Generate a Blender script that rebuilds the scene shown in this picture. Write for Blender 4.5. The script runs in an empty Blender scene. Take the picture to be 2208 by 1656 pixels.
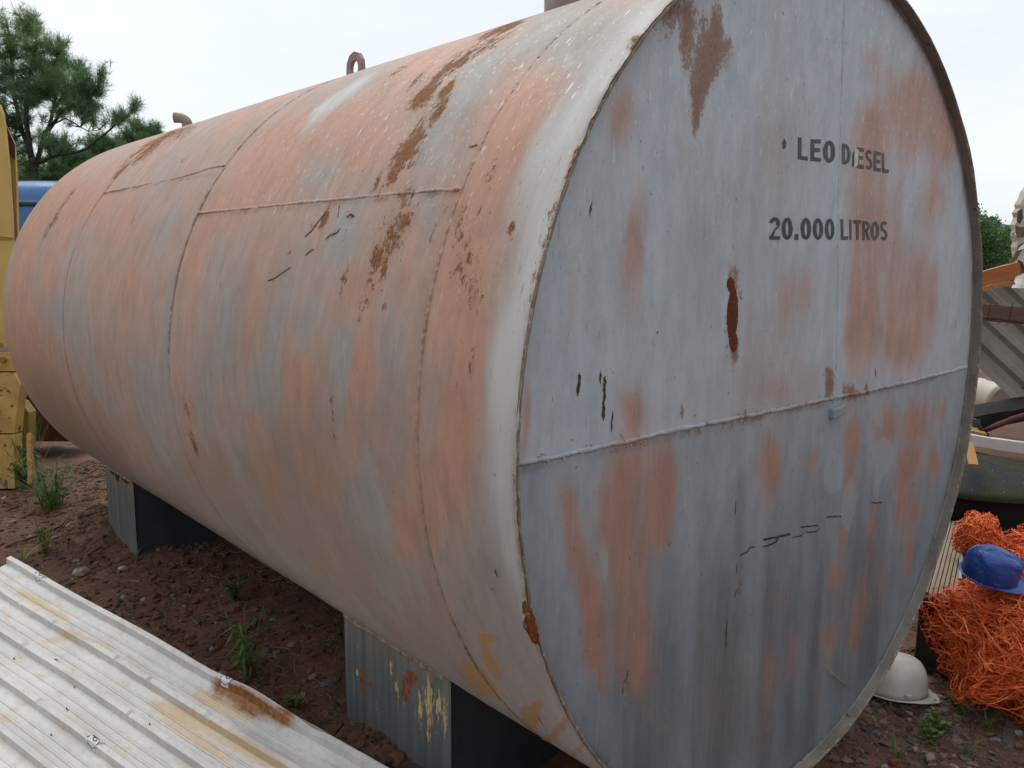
import bpy, math, random
import numpy as np
from mathutils import Vector, Matrix

random.seed(7)
RNG = np.random.default_rng(11)
SC = bpy.context.scene
COL = SC.collection

# ------------------------------------------------------------------ camera, sky, sun, exposure
ZC = 1.29          # height of the tank axis
R = 1.17           # tank radius
LEN = 4.645        # tank length
REC = 0.034        # depth of the end plate behind the rim
cam_d = bpy.data.cameras.new('camera')
cam = bpy.data.objects.new('camera', cam_d)
COL.objects.link(cam)
cam.location = (-2.1734, -1.1085, 1.6642)
cam.rotation_euler = (1.42097, -0.005017, -0.727769)
cam_d.sensor_width = 36.0
cam_d.lens = 28.806
cam_d.clip_start = 0.05
cam_d.clip_end = 6000
SC.camera = cam
SUN_EL, SUN_AZ = math.radians(63), math.radians(15)     # azimuth measured from +Y towards +X
world = bpy.data.worlds.new('World')
SC.world = world
world.use_nodes = True
wn = world.node_tree
wn.nodes.clear()
w_out = wn.nodes.new('ShaderNodeOutputWorld')
w_bg = wn.nodes.new('ShaderNodeBackground')
w_sky = wn.nodes.new('ShaderNodeTexSky')
w_sky.sky_type = 'NISHITA'
w_sky.sun_disc = False
w_sky.sun_elevation = SUN_EL
w_sky.sun_rotation = SUN_AZ
w_sky.air_density = 1.2
w_sky.dust_density = 2.5
w_tc = wn.nodes.new('ShaderNodeTexCoord')
w_map = wn.nodes.new('ShaderNodeMapping')
w_map.inputs['Scale'].default_value = (1.0, 1.0, 3.2)
w_no = wn.nodes.new('ShaderNodeTexNoise')
w_no.inputs['Scale'].default_value = 2.3
w_no.inputs['Detail'].default_value = 7
w_no.inputs['Roughness'].default_value = 0.55
w_rmp = wn.nodes.new('ShaderNodeMapRange')
w_rmp.inputs['From Min'].default_value = 0.30
w_rmp.inputs['From Max'].default_value = 0.62
w_rmp.inputs['To Min'].default_value = 0.72
w_rmp.inputs['To Max'].default_value = 0.97
w_mix = wn.nodes.new('ShaderNodeMix')
w_mix.data_type = 'RGBA'
w_mix.inputs[7].default_value = (8.6, 9.0, 9.35, 1)      # the overcast layer
wn.links.new(w_tc.outputs['Generated'], w_map.inputs['Vector'])
wn.links.new(w_map.outputs[0], w_no.inputs['Vector'])
wn.links.new(w_no.outputs['Fac'], w_rmp.inputs['Value'])
wn.links.new(w_rmp.outputs[0], w_mix.inputs[0])
wn.links.new(w_sky.outputs[0], w_mix.inputs[6])
wn.links.new(w_mix.outputs[2], w_bg.inputs['Color'])
w_bg.inputs['Strength'].default_value = 0.10
wn.links.new(w_bg.outputs[0], w_out.inputs['Surface'])
sun_d = bpy.data.lights.new('sun', 'SUN')
sun_d.energy = 1.5
sun_d.angle = math.radians(40)
sun_d.color = (1.0, 0.96, 0.9)
sun = bpy.data.objects.new('sun', sun_d)
COL.objects.link(sun)
sdir = Vector((math.sin(SUN_AZ) * math.cos(SUN_EL), math.cos(SUN_AZ) * math.cos(SUN_EL), math.sin(SUN_EL)))
sun.rotation_euler = sdir.to_track_quat('Z', 'Y').to_euler()
sun.location = sdir * 30
SC.view_settings.view_transform = 'Standard'
SC.view_settings.look = 'None'
SC.view_settings.exposure = 0.2
SC.view_settings.gamma = 1.0
SC.view_settings.use_curve_mapping = False

# ------------------------------------------------------------------ helpers
def tag(o, label=None, cat=None, group=None, kind=None):
    if label: o['label'] = label
    if cat: o['category'] = cat
    if group: o['group'] = group
    if kind: o['kind'] = kind
    return o

def empty(name, loc=(0, 0, 0), rot=(0, 0, 0)):
    o = bpy.data.objects.new(name, None)
    o.empty_display_size = 0.1
    COL.objects.link(o)
    o.location = loc
    o.rotation_euler = rot
    return o

def link(name, me, mat=None, parent=None, smooth=False):
    if mat is not None:
        for mm in (mat if isinstance(mat, (list, tuple)) else [mat]):
            me.materials.append(mm)
    o = bpy.data.objects.new(name, me)
    COL.objects.link(o)
    if parent is not None: o.parent = parent
    if smooth:
        me.polygons.foreach_set('use_smooth', np.ones(len(me.polygons), dtype=bool))
    me.update()
    return o

def mesh(name, verts, faces, mat=None, parent=None, smooth=False):
    me = bpy.data.meshes.new(name)
    if isinstance(verts, np.ndarray): verts = verts.tolist()
    if isinstance(faces, np.ndarray): faces = faces.tolist()
    me.from_pydata(verts, [], faces)
    return link(name, me, mat, parent, smooth)

def grid_faces(nu, nv, wrap=False):
    """quads of a nu x nv vertex grid, index = i*nv + j"""
    i = np.arange(nu - 1)[:, None]
    j = np.arange(nv if wrap else nv - 1)[None, :]
    j2 = (j + 1) % nv
    f = np.stack([i * nv + j, (i + 1) * nv + j, (i + 1) * nv + j2, i * nv + j2], -1)
    return f.reshape(-1, 4)

def grid_mesh(name, P, mat=None, parent=None, smooth=True, wrap=False, flip=False):
    nu, nv = P.shape[:2]
    f = grid_faces(nu, nv, wrap)
    if flip: f = f[:, ::-1]
    return mesh(name, P.reshape(-1, 3), f, mat, parent, smooth)

def attr(o, name, vals, typ='FLOAT'):
    a = o.data.attributes.new(name, typ, 'POINT')
    a.data.foreach_set('value' if typ == 'FLOAT' else 'vector', np.asarray(vals, dtype=np.float32).ravel())

class MB:
    """collects boxes, tubes and strips into one mesh"""
    def __init__(s): s.v = []; s.f = []
    def add(s, v, f):
        b = len(s.v)
        s.v += [tuple(p) for p in v]
        s.f += [tuple(b + i for i in q) for q in f]
        return s
    def box(s, c, d, M=None):
        M = M or Matrix.Identity(3)
        v = [Vector(c) + M @ Vector((x * d[0] / 2, y * d[1] / 2, z * d[2] / 2)) for x in (-1, 1) for y in (-1, 1) for z in (-1, 1)]
        return s.add(v, [(0, 1, 3, 2), (4, 6, 7, 5), (0, 4, 5, 1), (2, 3, 7, 6), (0, 2, 6, 4), (1, 5, 7, 3)])
    def tube(s, pts, rad, n=8, cap=True):
        pts = [Vector(p) for p in pts]
        if not isinstance(rad, (list, tuple)): rad = [rad] * len(pts)
        vs, fs = [], []
        ref = None
        for i, p in enumerate(pts):
            t = (pts[min(i + 1, len(pts) - 1)] - pts[max(i - 1, 0)]).normalized()
            if ref is None: ref = Vector((0, 0, 1)) if abs(t.z) < .9 else Vector((1, 0, 0))
            a = t.cross(ref).normalized(); b = t.cross(a).normalized()
            ref = -b if False else ref
            for k in range(n):
                w = 2 * math.pi * k / n
                vs.append(p + (a * math.cos(w) + b * math.sin(w)) * rad[i])
        for i in range(len(pts) - 1):
            for k in range(n):
                fs.append((i * n + k, i * n + (k + 1) % n, (i + 1) * n + (k + 1) % n, (i + 1) * n + k))
        if cap:
            fs.append(tuple(range(n))[::-1]); fs.append(tuple((len(pts) - 1) * n + k for k in range(n)))
        return s.add(vs, fs)
    def build(s, name, mat=None, parent=None, smooth=False):
        return mesh(name, s.v, s.f, mat, parent, smooth)

def bevel(o, w=0.004, seg=2):
    m_ = o.modifiers.new('bevel', 'BEVEL'); m_.width = w; m_.segments = seg; m_.limit_method = 'ANGLE'
    return o

def smoothstep(a, b, x):
    t = np.clip((np.asarray(x, float) - a) / (b - a), 0, 1)
    return t * t * (3 - 2 * t)

def vnoise(x, y, seed=0):
    """cheap smooth 2-D value noise in -1..1"""
    xi = np.floor(x).astype(np.int64); yi = np.floor(y).astype(np.int64)
    xf = x - xi; yf = y - yi
    def h(a, b):
        n = (a * 374761393 + b * 668265263 + seed * 974634777) & 0x7fffffff
        n = ((n ^ (n >> 13)) * 1274126177) & 0x7fffffff
        return ((n ^ (n >> 16)) & 0xffff) / 32767.5 - 1
    u = xf * xf * (3 - 2 * xf); v = yf * yf * (3 - 2 * yf)
    return (h(xi, yi) * (1 - u) + h(xi + 1, yi) * u) * (1 - v) + (h(xi, yi + 1) * (1 - u) + h(xi + 1, yi + 1) * u) * v

def fbm(x, y, oct=4, seed=0):
    s = 0; a = 1; t = 0
    for k in range(oct):
        s = s + a * vnoise(x * 2 ** k + 13.7 * k, y * 2 ** k - 7.3 * k, seed + k); t += a; a *= .5
    return s / t

# ------------------------------------------------------------------ material helpers
class NT:
    def __init__(s, name, rough=0.6, spec=0.35):
        s.m = bpy.data.materials.new(name); s.m.use_nodes = True
        s.t = s.m.node_tree; s.b = s.t.nodes['Principled BSDF']
        s.b.inputs['Roughness'].default_value = rough
        s.b.inputs['Specular IOR Level'].default_value = spec
    def n(s, typ, **kw):
        nd = s.t.nodes.new('ShaderNode' + typ)
        for k, v in kw.items(): setattr(nd, k, v)
        return nd
    def put(s, sock, v):
        if isinstance(v, bpy.types.NodeSocket): s.t.links.new(v, sock)
        elif isinstance(v, (tuple, list)) and len(v) == 3 and sock.type == 'RGBA': sock.default_value = (*v, 1)
        else: sock.default_value = v
    def coord(s, kind='Object'): return s.n('TexCoord').outputs[kind]
    def attr(s, name, vec=False):
        a = s.n('Attribute'); a.attribute_name = name
        return a.outputs['Vector' if vec else 'Fac']
    def mapv(s, vec, scale, loc=(0, 0, 0), rot=(0, 0, 0)):
        m_ = s.n('Mapping'); s.put(m_.inputs['Vector'], vec); m_.inputs['Scale'].default_value = scale
        m_.inputs['Location'].default_value = loc; m_.inputs['Rotation'].default_value = rot
        return m_.outputs[0]
    def noise(s, vec, scale, detail=4, rough=.55, dist=0):
        x = s.n('TexNoise'); s.put(x.inputs['Vector'], vec)
        x.inputs['Scale'].default_value = scale; x.inputs['Detail'].default_value = detail
        x.inputs['Roughness'].default_value = rough; x.inputs['Distortion'].default_value = dist
        return x.outputs['Fac']
    def voro(s, vec, scale, feature='F1', out='Distance'):
        x = s.n('TexVoronoi', feature=feature); s.put(x.inputs['Vector'], vec); x.inputs['Scale'].default_value = scale
        return x.outputs[out]
    def math(s, op, a, b=0.0, clamp=False):
        x = s.n('Math', operation=op, use_clamp=clamp); s.put(x.inputs[0], a); s.put(x.inputs[1], b)
        return x.outputs[0]
    def step(s, v, lo, hi, a=0.0, b=1.0):
        x = s.n('MapRange', interpolation_type='SMOOTHSTEP'); s.put(x.inputs['Value'], v)
        x.inputs['From Min'].default_value = lo; x.inputs['From Max'].default_value = hi
        x.inputs['To Min'].default_value = a; x.inputs['To Max'].default_value = b
        return x.outputs[0]
    def mix(s, f, a, b, blend='MIX'):
        x = s.n('Mix', data_type='RGBA', blend_type=blend)
        s.put(x.inputs[0], f); s.put(x.inputs[6], a); s.put(x.inputs[7], b)
        return x.outputs[2]
    def hsv(s, col, val):
        x = s.n('HueSaturation'); s.put(x.inputs['Color'], col); s.put(x.inputs['Value'], val)
        return x.outputs[0]
    def bump(s, h, dist=0.002, strength=1.0, prev=None):
        x = s.n('Bump'); s.put(x.inputs['Height'], h); x.inputs['Distance'].default_value = dist; x.inputs['Strength'].default_value = strength
        if prev is not None: s.put(x.inputs['Normal'], prev)
        return x.outputs[0]
    def done(s, col, rough=None, normal=None, metal=None):
        s.put(s.b.inputs['Base Color'], col)
        if rough is not None: s.put(s.b.inputs['Roughness'], rough)
        if normal is not None: s.put(s.b.inputs['Normal'], normal)
        if metal is not None: s.put(s.b.inputs['Metallic'], metal)
        return s.m

def plain(name, c1, c2=None, scale=8, rough=.6, spec=.3, bump=0.0, stretch=(1, 1, 1), speck=None, speck_scale=60, speck_lo=.6, metal=0):
    """two-tone noisy paint with optional specks of a third colour"""
    t = NT(name, rough, spec)
    v = t.mapv(t.coord(), stretch)
    n1 = t.noise(v, scale, 5)
    col = t.mix(t.step(n1, .3, .7), c1, c2 or tuple(c * .75 for c in c1))
    if speck:
        col = t.mix(t.step(t.noise(v, speck_scale, 4, .65), speck_lo, speck_lo + .06), col, speck)
    nrm = t.bump(t.noise(v, scale * 7, 4), bump, .8) if bump else None
    return t.done(col, t.step(n1, .2, .8, rough - .08, min(rough + .1, 1)), nrm, metal)

# ------------------------------------------------------------------ where the tank's paint has worn, stained and rusted, and rim shadow painted in
# rows: centre (u, v) on the plate in metres, the 2x2 matrix of the patch's ellipse, strength
SHELL = {
  'grey': [[1.026,3.0356,4.9951,16.1159,10.9465,0.0,0.9],[0.76,3.246,1.2724,7.5927,13.6724,0.0,0.8],[0.6511,3.5255,-0.4888,11.7767,28.5827,0.0,1.0],[1.0255,3.6098,-1.0707,10.9975,19.341,0.0,0.8],[0.4223,3.5264,-0.4691,10.7147,19.4892,0.0,0.7],[0.3974,3.1792,5.7615,23.4484,13.9248,-0.0,0.9],[0.5188,3.0034,4.7167,11.9744,11.4118,0.0,0.9],[0.5078,2.8523,6.0706,11.092,12.6163,0.0,0.9],[0.5579,2.7083,8.0691,11.6708,10.4295,-0.0,0.8],[0.3748,2.6034,6.6561,7.4951,4.516,0.0,1.0],[0.3415,2.7858,6.4776,9.7386,13.3635,0.0,0.9],[0.0735,2.7668,7.1769,9.1753,10.1212,0.0,1.0],[3.479,3.5731,-0.5703,12.3636,3.6147,0.0,0.9],[1.8563,3.5151,-0.1544,5.5658,24.3353,0.0,1.0],[2.2053,3.2794,0.9225,9.3063,9.0058,0.0,0.7],[2.1189,3.1862,1.7116,11.2816,7.2414,0.0,0.7],[2.9603,3.6728,-0.5671,5.9358,4.2804,-0.0,0.6],[1.5125,3.7626,-1.3213,7.2357,8.1785,0.0,0.7],[1.0718,3.6809,-1.8205,12.5009,11.0402,0.0,0.7],[0.5375,3.861,-4.5036,14.0675,11.1174,-0.0,0.9],[0.7113,3.9803,-6.166,15.147,8.8835,0.0,0.6],[1.292,3.8782,-3.6307,13.4188,11.8423,0.0,0.7],[0.8451,3.4692,0.0072,16.5312,22.1872,0.0,0.6],[1.3402,3.4998,-0.2054,10.0783,14.552,-0.0,0.6],[0.3572,3.035,6.9301,17.9932,23.0553,0.0,0.6],[0.9982,4.0194,-3.4666,8.6048,6.9605,0.0,0.5],[0.3585,3.6946,-1.9807,10.6381,18.5179,0.0,0.5],[0.2724,3.6301,-1.4964,11.2049,30.4164,0.0,0.5],[2.6762,3.8854,-1.2337,6.1369,4.2615,0.0,0.6],[2.1584,3.9709,-1.6013,5.954,5.0056,0.0,0.5],[0.2227,3.4307,0.5565,15.0399,46.2301,0.0,0.4],[2.1633,3.7281,-1.3035,9.3094,8.8904,0.0,0.5],[-0.0474,3.8313,-1.7076,4.8541,12.7208,0.0,0.9],[0.122,3.9329,-2.6122,5.8714,12.1558,0.0,0.8],[0.3816,4.0974,-4.1252,7.0612,8.2118,0.0,0.7],[0.6796,4.152,-4.4414,7.7352,4.9648,0.0,0.6],[0.0537,4.0425,-4.4111,7.4166,9.8888,0.0,0.9],[0.2411,4.0949,-5.5342,8.9856,9.3542,0.0,0.8],[0.0279,4.1942,-7.2493,8.741,12.6699,0.0,0.9],[0.9357,4.1283,-4.7635,9.4898,5.0917,0.0,0.5],[0.1509,4.4054,-11.7542,10.5404,9.097,0.0,0.8],[1.3771,4.1781,-4.6118,9.8382,4.3971,0.0,0.5],[-0.0007,3.022,4.24,9.3163,23.3844,0.0,0.7],[1.0094,3.4536,0.1399,13.0392,22.356,-0.0,0.5]],
  'primer': [[0.2416,2.9042,6.8012,12.4305,8.425,0.0,1.0],[0.2388,3.0365,4.7059,11.7553,14.8255,0.0,1.0],[0.2385,3.2537,1.7708,9.2849,22.1902,0.0,0.9],[0.209,3.3722,0.8422,9.5971,29.6514,-0.0,0.8],[0.3522,3.1532,6.4584,23.6604,27.178,0.0,0.7],[0.8478,2.9316,3.3724,8.1512,4.5324,0.0,0.7],[1.1425,2.8906,3.0219,7.4039,2.7565,-0.0,0.6],[1.4213,2.9109,2.8321,7.8311,3.553,0.0,0.6],[0.9912,2.5691,6.8672,9.8528,4.8946,0.0,0.7],[0.6506,3.377,1.0523,14.7336,17.5671,0.0,0.8],[0.534,3.5588,-0.9011,13.1395,27.6525,0.0,1.0],[0.8687,3.5812,-1.3044,16.2681,12.1494,0.0,0.8],[0.5636,3.363,1.1019,13.0328,22.1279,0.0,0.8],[0.4565,3.3383,1.2764,11.8564,21.9733,0.0,0.5],[0.8537,3.6202,-2.2128,20.3267,13.9169,0.0,0.8],[0.5395,3.5846,-2.0313,22.8657,22.4394,0.0,0.8],[1.194,3.792,-3.8356,17.6436,9.7362,0.0,0.7],[1.151,3.9262,-4.8116,15.2407,12.469,0.0,0.9],[0.7885,3.8678,-4.7021,15.5359,10.1767,0.0,0.8],[0.4069,3.9165,-5.5387,14.3149,21.6631,-0.0,1.0],[0.219,3.7636,-3.1802,12.3494,21.8138,-0.0,1.0],[0.163,3.6141,-1.0843,8.8389,28.0133,0.0,0.8],[0.3372,4.0803,-9.1431,15.9091,31.1255,0.0,0.5],[4.0096,3.7017,-0.7233,7.88,3.938,-0.0,0.8],[4.1866,3.4655,-0.0057,6.4,6.1576,-0.0,0.7],[1.1575,3.5087,-0.2501,9.3155,14.7681,0.0,0.6],[1.7405,3.2985,1.0303,10.4507,10.3799,-0.0,0.5],[1.1982,3.2969,1.0398,9.1281,7.7766,0.0,0.5],[1.6416,3.1312,3.1859,15.7057,5.6231,0.0,0.5],[0.1365,3.4808,-0.0638,12.1493,29.1361,0.0,0.7],[0.3013,3.8867,-5.5822,15.0756,38.0289,0.0,0.5],[2.5577,3.1347,1.3913,8.4822,3.5981,-0.0,0.5],[2.5392,3.4191,0.199,8.6918,6.1119,0.0,0.5],[0.8878,3.7592,-2.3473,11.1457,9.0716,0.0,0.5],[0.6029,3.7713,-3.3789,14.2346,17.0606,0.0,0.6],[-0.0008,3.9981,-14.6825,26.797,65.2616,-0.0,0.5],[0.3814,2.7754,16.9919,25.5072,27.208,0.0,0.6],[0.1589,2.9004,12.731,22.3033,20.9386,0.0,0.5],[1.4509,3.0017,3.1744,10.6602,3.8137,-0.0,0.6],[3.3133,3.0034,2.1407,10.8565,3.194,-0.0,0.5],[0.7862,3.3572,1.1631,14.01,16.5218,0.0,0.6],[0.3189,3.7501,-3.2449,13.6382,28.1455,0.0,0.5],[1.4206,3.7699,-2.5491,13.327,12.8864,-0.0,0.4]],
  'rust': [[0.6813,2.496,8.6571,9.923,15.6974,0.0,0.9],[0.7052,2.6224,9.8555,13.385,15.2652,0.0,1.0],[0.7467,2.6692,13.0508,19.2826,23.122,0.0,1.0],[0.7202,2.7909,9.0739,16.088,12.2548,0.0,1.0],[0.6252,2.785,17.8071,30.1125,39.2804,0.0,1.0],[0.5809,2.8716,11.5896,22.6105,40.5176,0.0,1.0],[0.6264,2.9761,6.2206,15.3748,19.488,0.0,1.0],[0.6166,3.0495,6.6932,19.7068,17.2889,-0.0,1.0],[0.6897,3.0741,9.746,31.3647,56.9757,-0.0,0.8],[0.5218,3.1374,9.2406,33.9762,18.0688,0.0,0.8],[0.5139,3.1822,6.1845,26.4219,21.9194,0.0,1.0],[0.5385,3.2354,4.241,22.5613,20.9667,0.0,1.0],[0.5683,3.2951,4.1559,30.0967,39.9258,-0.0,0.95],[0.5255,3.3286,3.0655,27.1235,83.103,0.0,0.9],[0.5554,3.385,2.3785,35.2585,98.2278,0.0,0.8],[0.4907,3.4129,5.5063,117.6711,103.5219,0.0,1.0],[0.6901,3.3395,2.6862,27.1371,88.2594,0.0,0.9],[0.5796,3.3859,1.2027,18.1673,60.2741,0.0,0.6],[0.7511,3.2336,12.3671,69.641,82.2266,0.0,0.9],[0.7573,3.1759,18.2793,82.2812,44.4848,0.0,1.0],[0.8872,3.1775,5.2406,24.6384,60.9323,0.0,0.85],[0.8069,3.2261,10.5484,58.4716,78.8214,0.0,0.8],[0.1537,3.5055,-0.9732,36.1057,85.9584,0.0,0.8],[0.191,3.5564,-4.1867,58.8359,66.1848,0.0,0.6],[0.1097,3.2333,10.6727,48.8308,115.6937,-0.0,0.8],[0.2397,3.0994,10.1669,30.2644,41.7136,-0.0,0.5],[0.237,3.2941,2.2804,14.7304,24.1677,0.0,0.42],[0.2896,3.2108,4.463,19.7678,32.5821,0.0,0.45],[0.1764,3.371,1.6048,17.8487,37.3032,0.0,0.35],[0.0983,3.1677,16.6249,58.669,171.5008,-0.0,0.7],[0.0204,2.7832,30.0451,38.6396,54.7393,0.0,0.6],[0.0812,3.0816,38.3681,102.3992,134.0089,-0.0,0.7],[0.2185,2.8952,40.9054,72.6317,127.9755,0.0,0.7],[3.9109,3.0356,1.6387,9.8651,15.9129,0.0,0.8],[3.9519,3.1489,2.2031,17.9519,21.287,0.0,0.9],[3.9178,2.8784,6.1587,27.789,22.3282,0.0,0.7],[3.2757,2.5146,2.815,7.5356,3.9497,0.0,0.95],[3.2708,2.6699,3.2368,9.9445,6.4993,0.0,0.95],[3.3054,2.7894,4.9549,17.6271,18.3248,0.0,0.8],[3.0266,2.4898,5.622,13.97,4.3873,0.0,0.9],[0.8156,2.3631,10.0098,10.8201,5.0571,0.0,0.9],[1.1009,2.5594,14.9638,22.1982,16.4262,0.0,0.6],[0.8489,2.6999,13.5052,21.7611,37.9885,0.0,0.7],[1.3536,2.8603,31.6066,78.1938,69.7306,-0.0,0.5],[2.3845,2.828,16.1873,49.9104,38.4098,0.0,0.6],[2.5246,3.1142,4.9777,28.3957,24.037,0.0,0.5],[2.2353,3.0425,7.5324,33.5896,39.1216,0.0,0.5],[1.6963,3.817,-4.5585,21.9516,43.0101,0.0,0.7],[1.7114,3.9472,-5.6427,19.7888,32.2336,0.0,0.8],[0.6836,3.7143,-3.1512,16.8962,85.5158,0.0,0.55],[0.6908,3.6448,-5.6498,42.8143,108.7062,0.0,0.6],[0.1231,3.1303,23.4027,73.5146,131.9295,0.0,0.6],[0.0237,3.2196,6.6407,27.8054,93.7897,0.0,0.5],[0.0055,3.0943,6.5846,17.7362,121.0588,0.0,0.6],[0.0149,3.3294,3.0828,22.9531,194.0664,-0.0,0.4],[0.2201,3.2791,10.9417,64.7152,158.8989,0.0,0.8],[0.193,3.2543,14.3653,74.3993,215.6765,0.0,0.8],[0.222,3.3336,10.5221,87.0666,213.8226,0.0,0.8],[0.23,3.1867,25.4135,100.5374,204.1809,0.0,0.8],[0.3537,3.1811,14.7667,59.6651,183.0751,0.0,0.8],[0.3649,3.2083,10.6557,47.9104,274.837,-0.0,0.8],[0.371,3.23,8.1302,40.061,275.4266,0.0,0.8],[0.66,3.1096,16.8895,59.5604,138.7725,0.0,0.8],[1.207,3.1193,16.5684,70.502,144.0073,0.0,0.8],[0.5661,3.1285,19.9231,72.2428,112.9429,0.0,0.8],[0.4231,3.1491,24.8599,91.9789,127.8648,0.0,0.8]],
  'dark': [[0.5339,3.1549,16.1612,63.1782,46.9158,0.0,0.8],[0.5278,3.2263,12.6654,64.5837,60.6065,0.0,0.7],[-0.0687,2.6905,78.0834,79.6186,52.2758,0.0,0.3]],
  'white': [[0.0271,3.2935,0.9979,5.9637,29.3138,0.0,0.8],[0.0497,3.4998,-0.1642,7.5806,29.1364,0.0,1.0],[0.09,3.0646,3.303,8.4288,21.939,-0.0,0.75],[0.0698,2.8537,6.4735,9.865,18.8867,-0.0,0.6],[0.052,2.9923,7.899,16.4198,32.612,-0.0,0.7],[0.0148,2.7237,11.7927,13.444,12.6032,0.0,0.8],[0.0539,3.6886,-1.6438,8.3845,30.4366,0.0,0.75],[1.309,2.6775,4.5331,8.3823,19.7499,-0.0,1.0],[1.3656,2.7265,7.3498,14.8043,21.0694,-0.0,1.0],[1.292,2.6007,8.5092,14.2259,18.7815,0.0,0.9],[0.6564,3.4975,-0.811,40.1434,76.0752,0.0,0.6],[0.4057,3.0912,11.3253,34.8483,125.9735,0.0,0.7],[0.4448,3.0443,19.9592,54.7383,118.5365,0.0,0.6],[0.0203,3.8506,-3.413,9.3337,35.3026,0.0,0.5],[0.187,2.7951,35.8603,51.1706,58.6971,0.0,0.8],[0.0054,2.8691,19.9958,30.5982,123.0656,0.0,1.0],[0.0648,2.9253,13.167,23.4447,152.6933,0.0,0.9],[0.0274,2.8832,28.8982,46.061,101.6756,0.0,0.8]],
  'ochre': [[0.1909,4.1343,-38.7171,56.8227,23.3619,0.0,0.8],[0.2155,4.1791,-23.3525,31.7831,53.5578,0.0,0.9],[0.2248,4.2437,-17.4592,21.2294,31.7592,-0.0,1.0],[0.2938,4.3077,-24.8617,28.1567,51.9318,0.0,0.7],[0.3998,4.3574,-35.9086,39.9322,11.2534,-0.0,0.9],[0.4027,4.4267,-19.8976,20.1823,9.7787,-0.0,0.9],[0.3244,4.3928,-28.1113,28.5249,14.8999,0.0,0.7],[0.168,4.3606,-56.4761,54.8026,10.2833,0.0,1.0],[0.2626,4.5036,-33.9991,28.8051,7.0277,0.0,0.8],[0.1893,4.5045,-51.2186,41.244,4.8914,0.0,0.7],[0.1079,4.5105,-76.3083,57.5331,5.1606,-0.0,0.6],[1.0902,3.7784,-3.1164,14.5953,12.0839,0.0,0.35],[0.7725,4.334,-22.2502,30.5932,3.202,-0.0,0.3],[0.9166,4.1386,-4.8754,9.4822,31.7879,0.0,0.5],[1.0723,4.2875,-6.0123,9.926,34.591,-0.0,0.5],[0.7329,4.397,-11.8613,14.8039,27.2433,0.0,0.5],[1.112,3.9106,-5.3599,17.4201,9.4946,0.0,0.3],[0.0072,4.3002,-52.1953,50.8808,16.4345,-0.0,0.4]],
  'dirt': [[1.0236,4.0575,-2.4103,5.6055,2.9148,0.0,0.6],[1.2705,4.0579,-2.8079,7.0448,3.1867,-0.0,0.6],[1.5798,4.0819,-2.7856,7.3332,4.4936,-0.0,0.6],[0.7763,4.1556,-3.7821,6.7931,3.4377,-0.0,0.5],[0.5984,4.3426,-7.1294,8.9469,3.6061,-0.0,0.6],[1.9881,4.1406,-3.294,8.8422,3.3067,0.0,0.5],[0.4242,4.3786,-8.182,8.9492,3.7833,0.0,0.4],[4.0702,4.1015,-1.2438,5.4395,1.9767,-0.0,0.7],[3.8402,4.28,-1.8763,6.424,1.527,-0.0,0.7],[3.021,4.2026,-2.3135,7.3082,2.4624,0.0,0.5],[0.8607,3.7548,-2.056,9.8488,6.1745,0.0,0.4],[0.4691,3.6375,-1.3791,10.3391,10.3183,0.0,0.35],[1.1431,3.4067,0.3882,9.3634,5.4623,0.0,0.3],[1.3616,3.5871,-0.588,7.745,5.684,0.0,0.3]],
}
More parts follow.
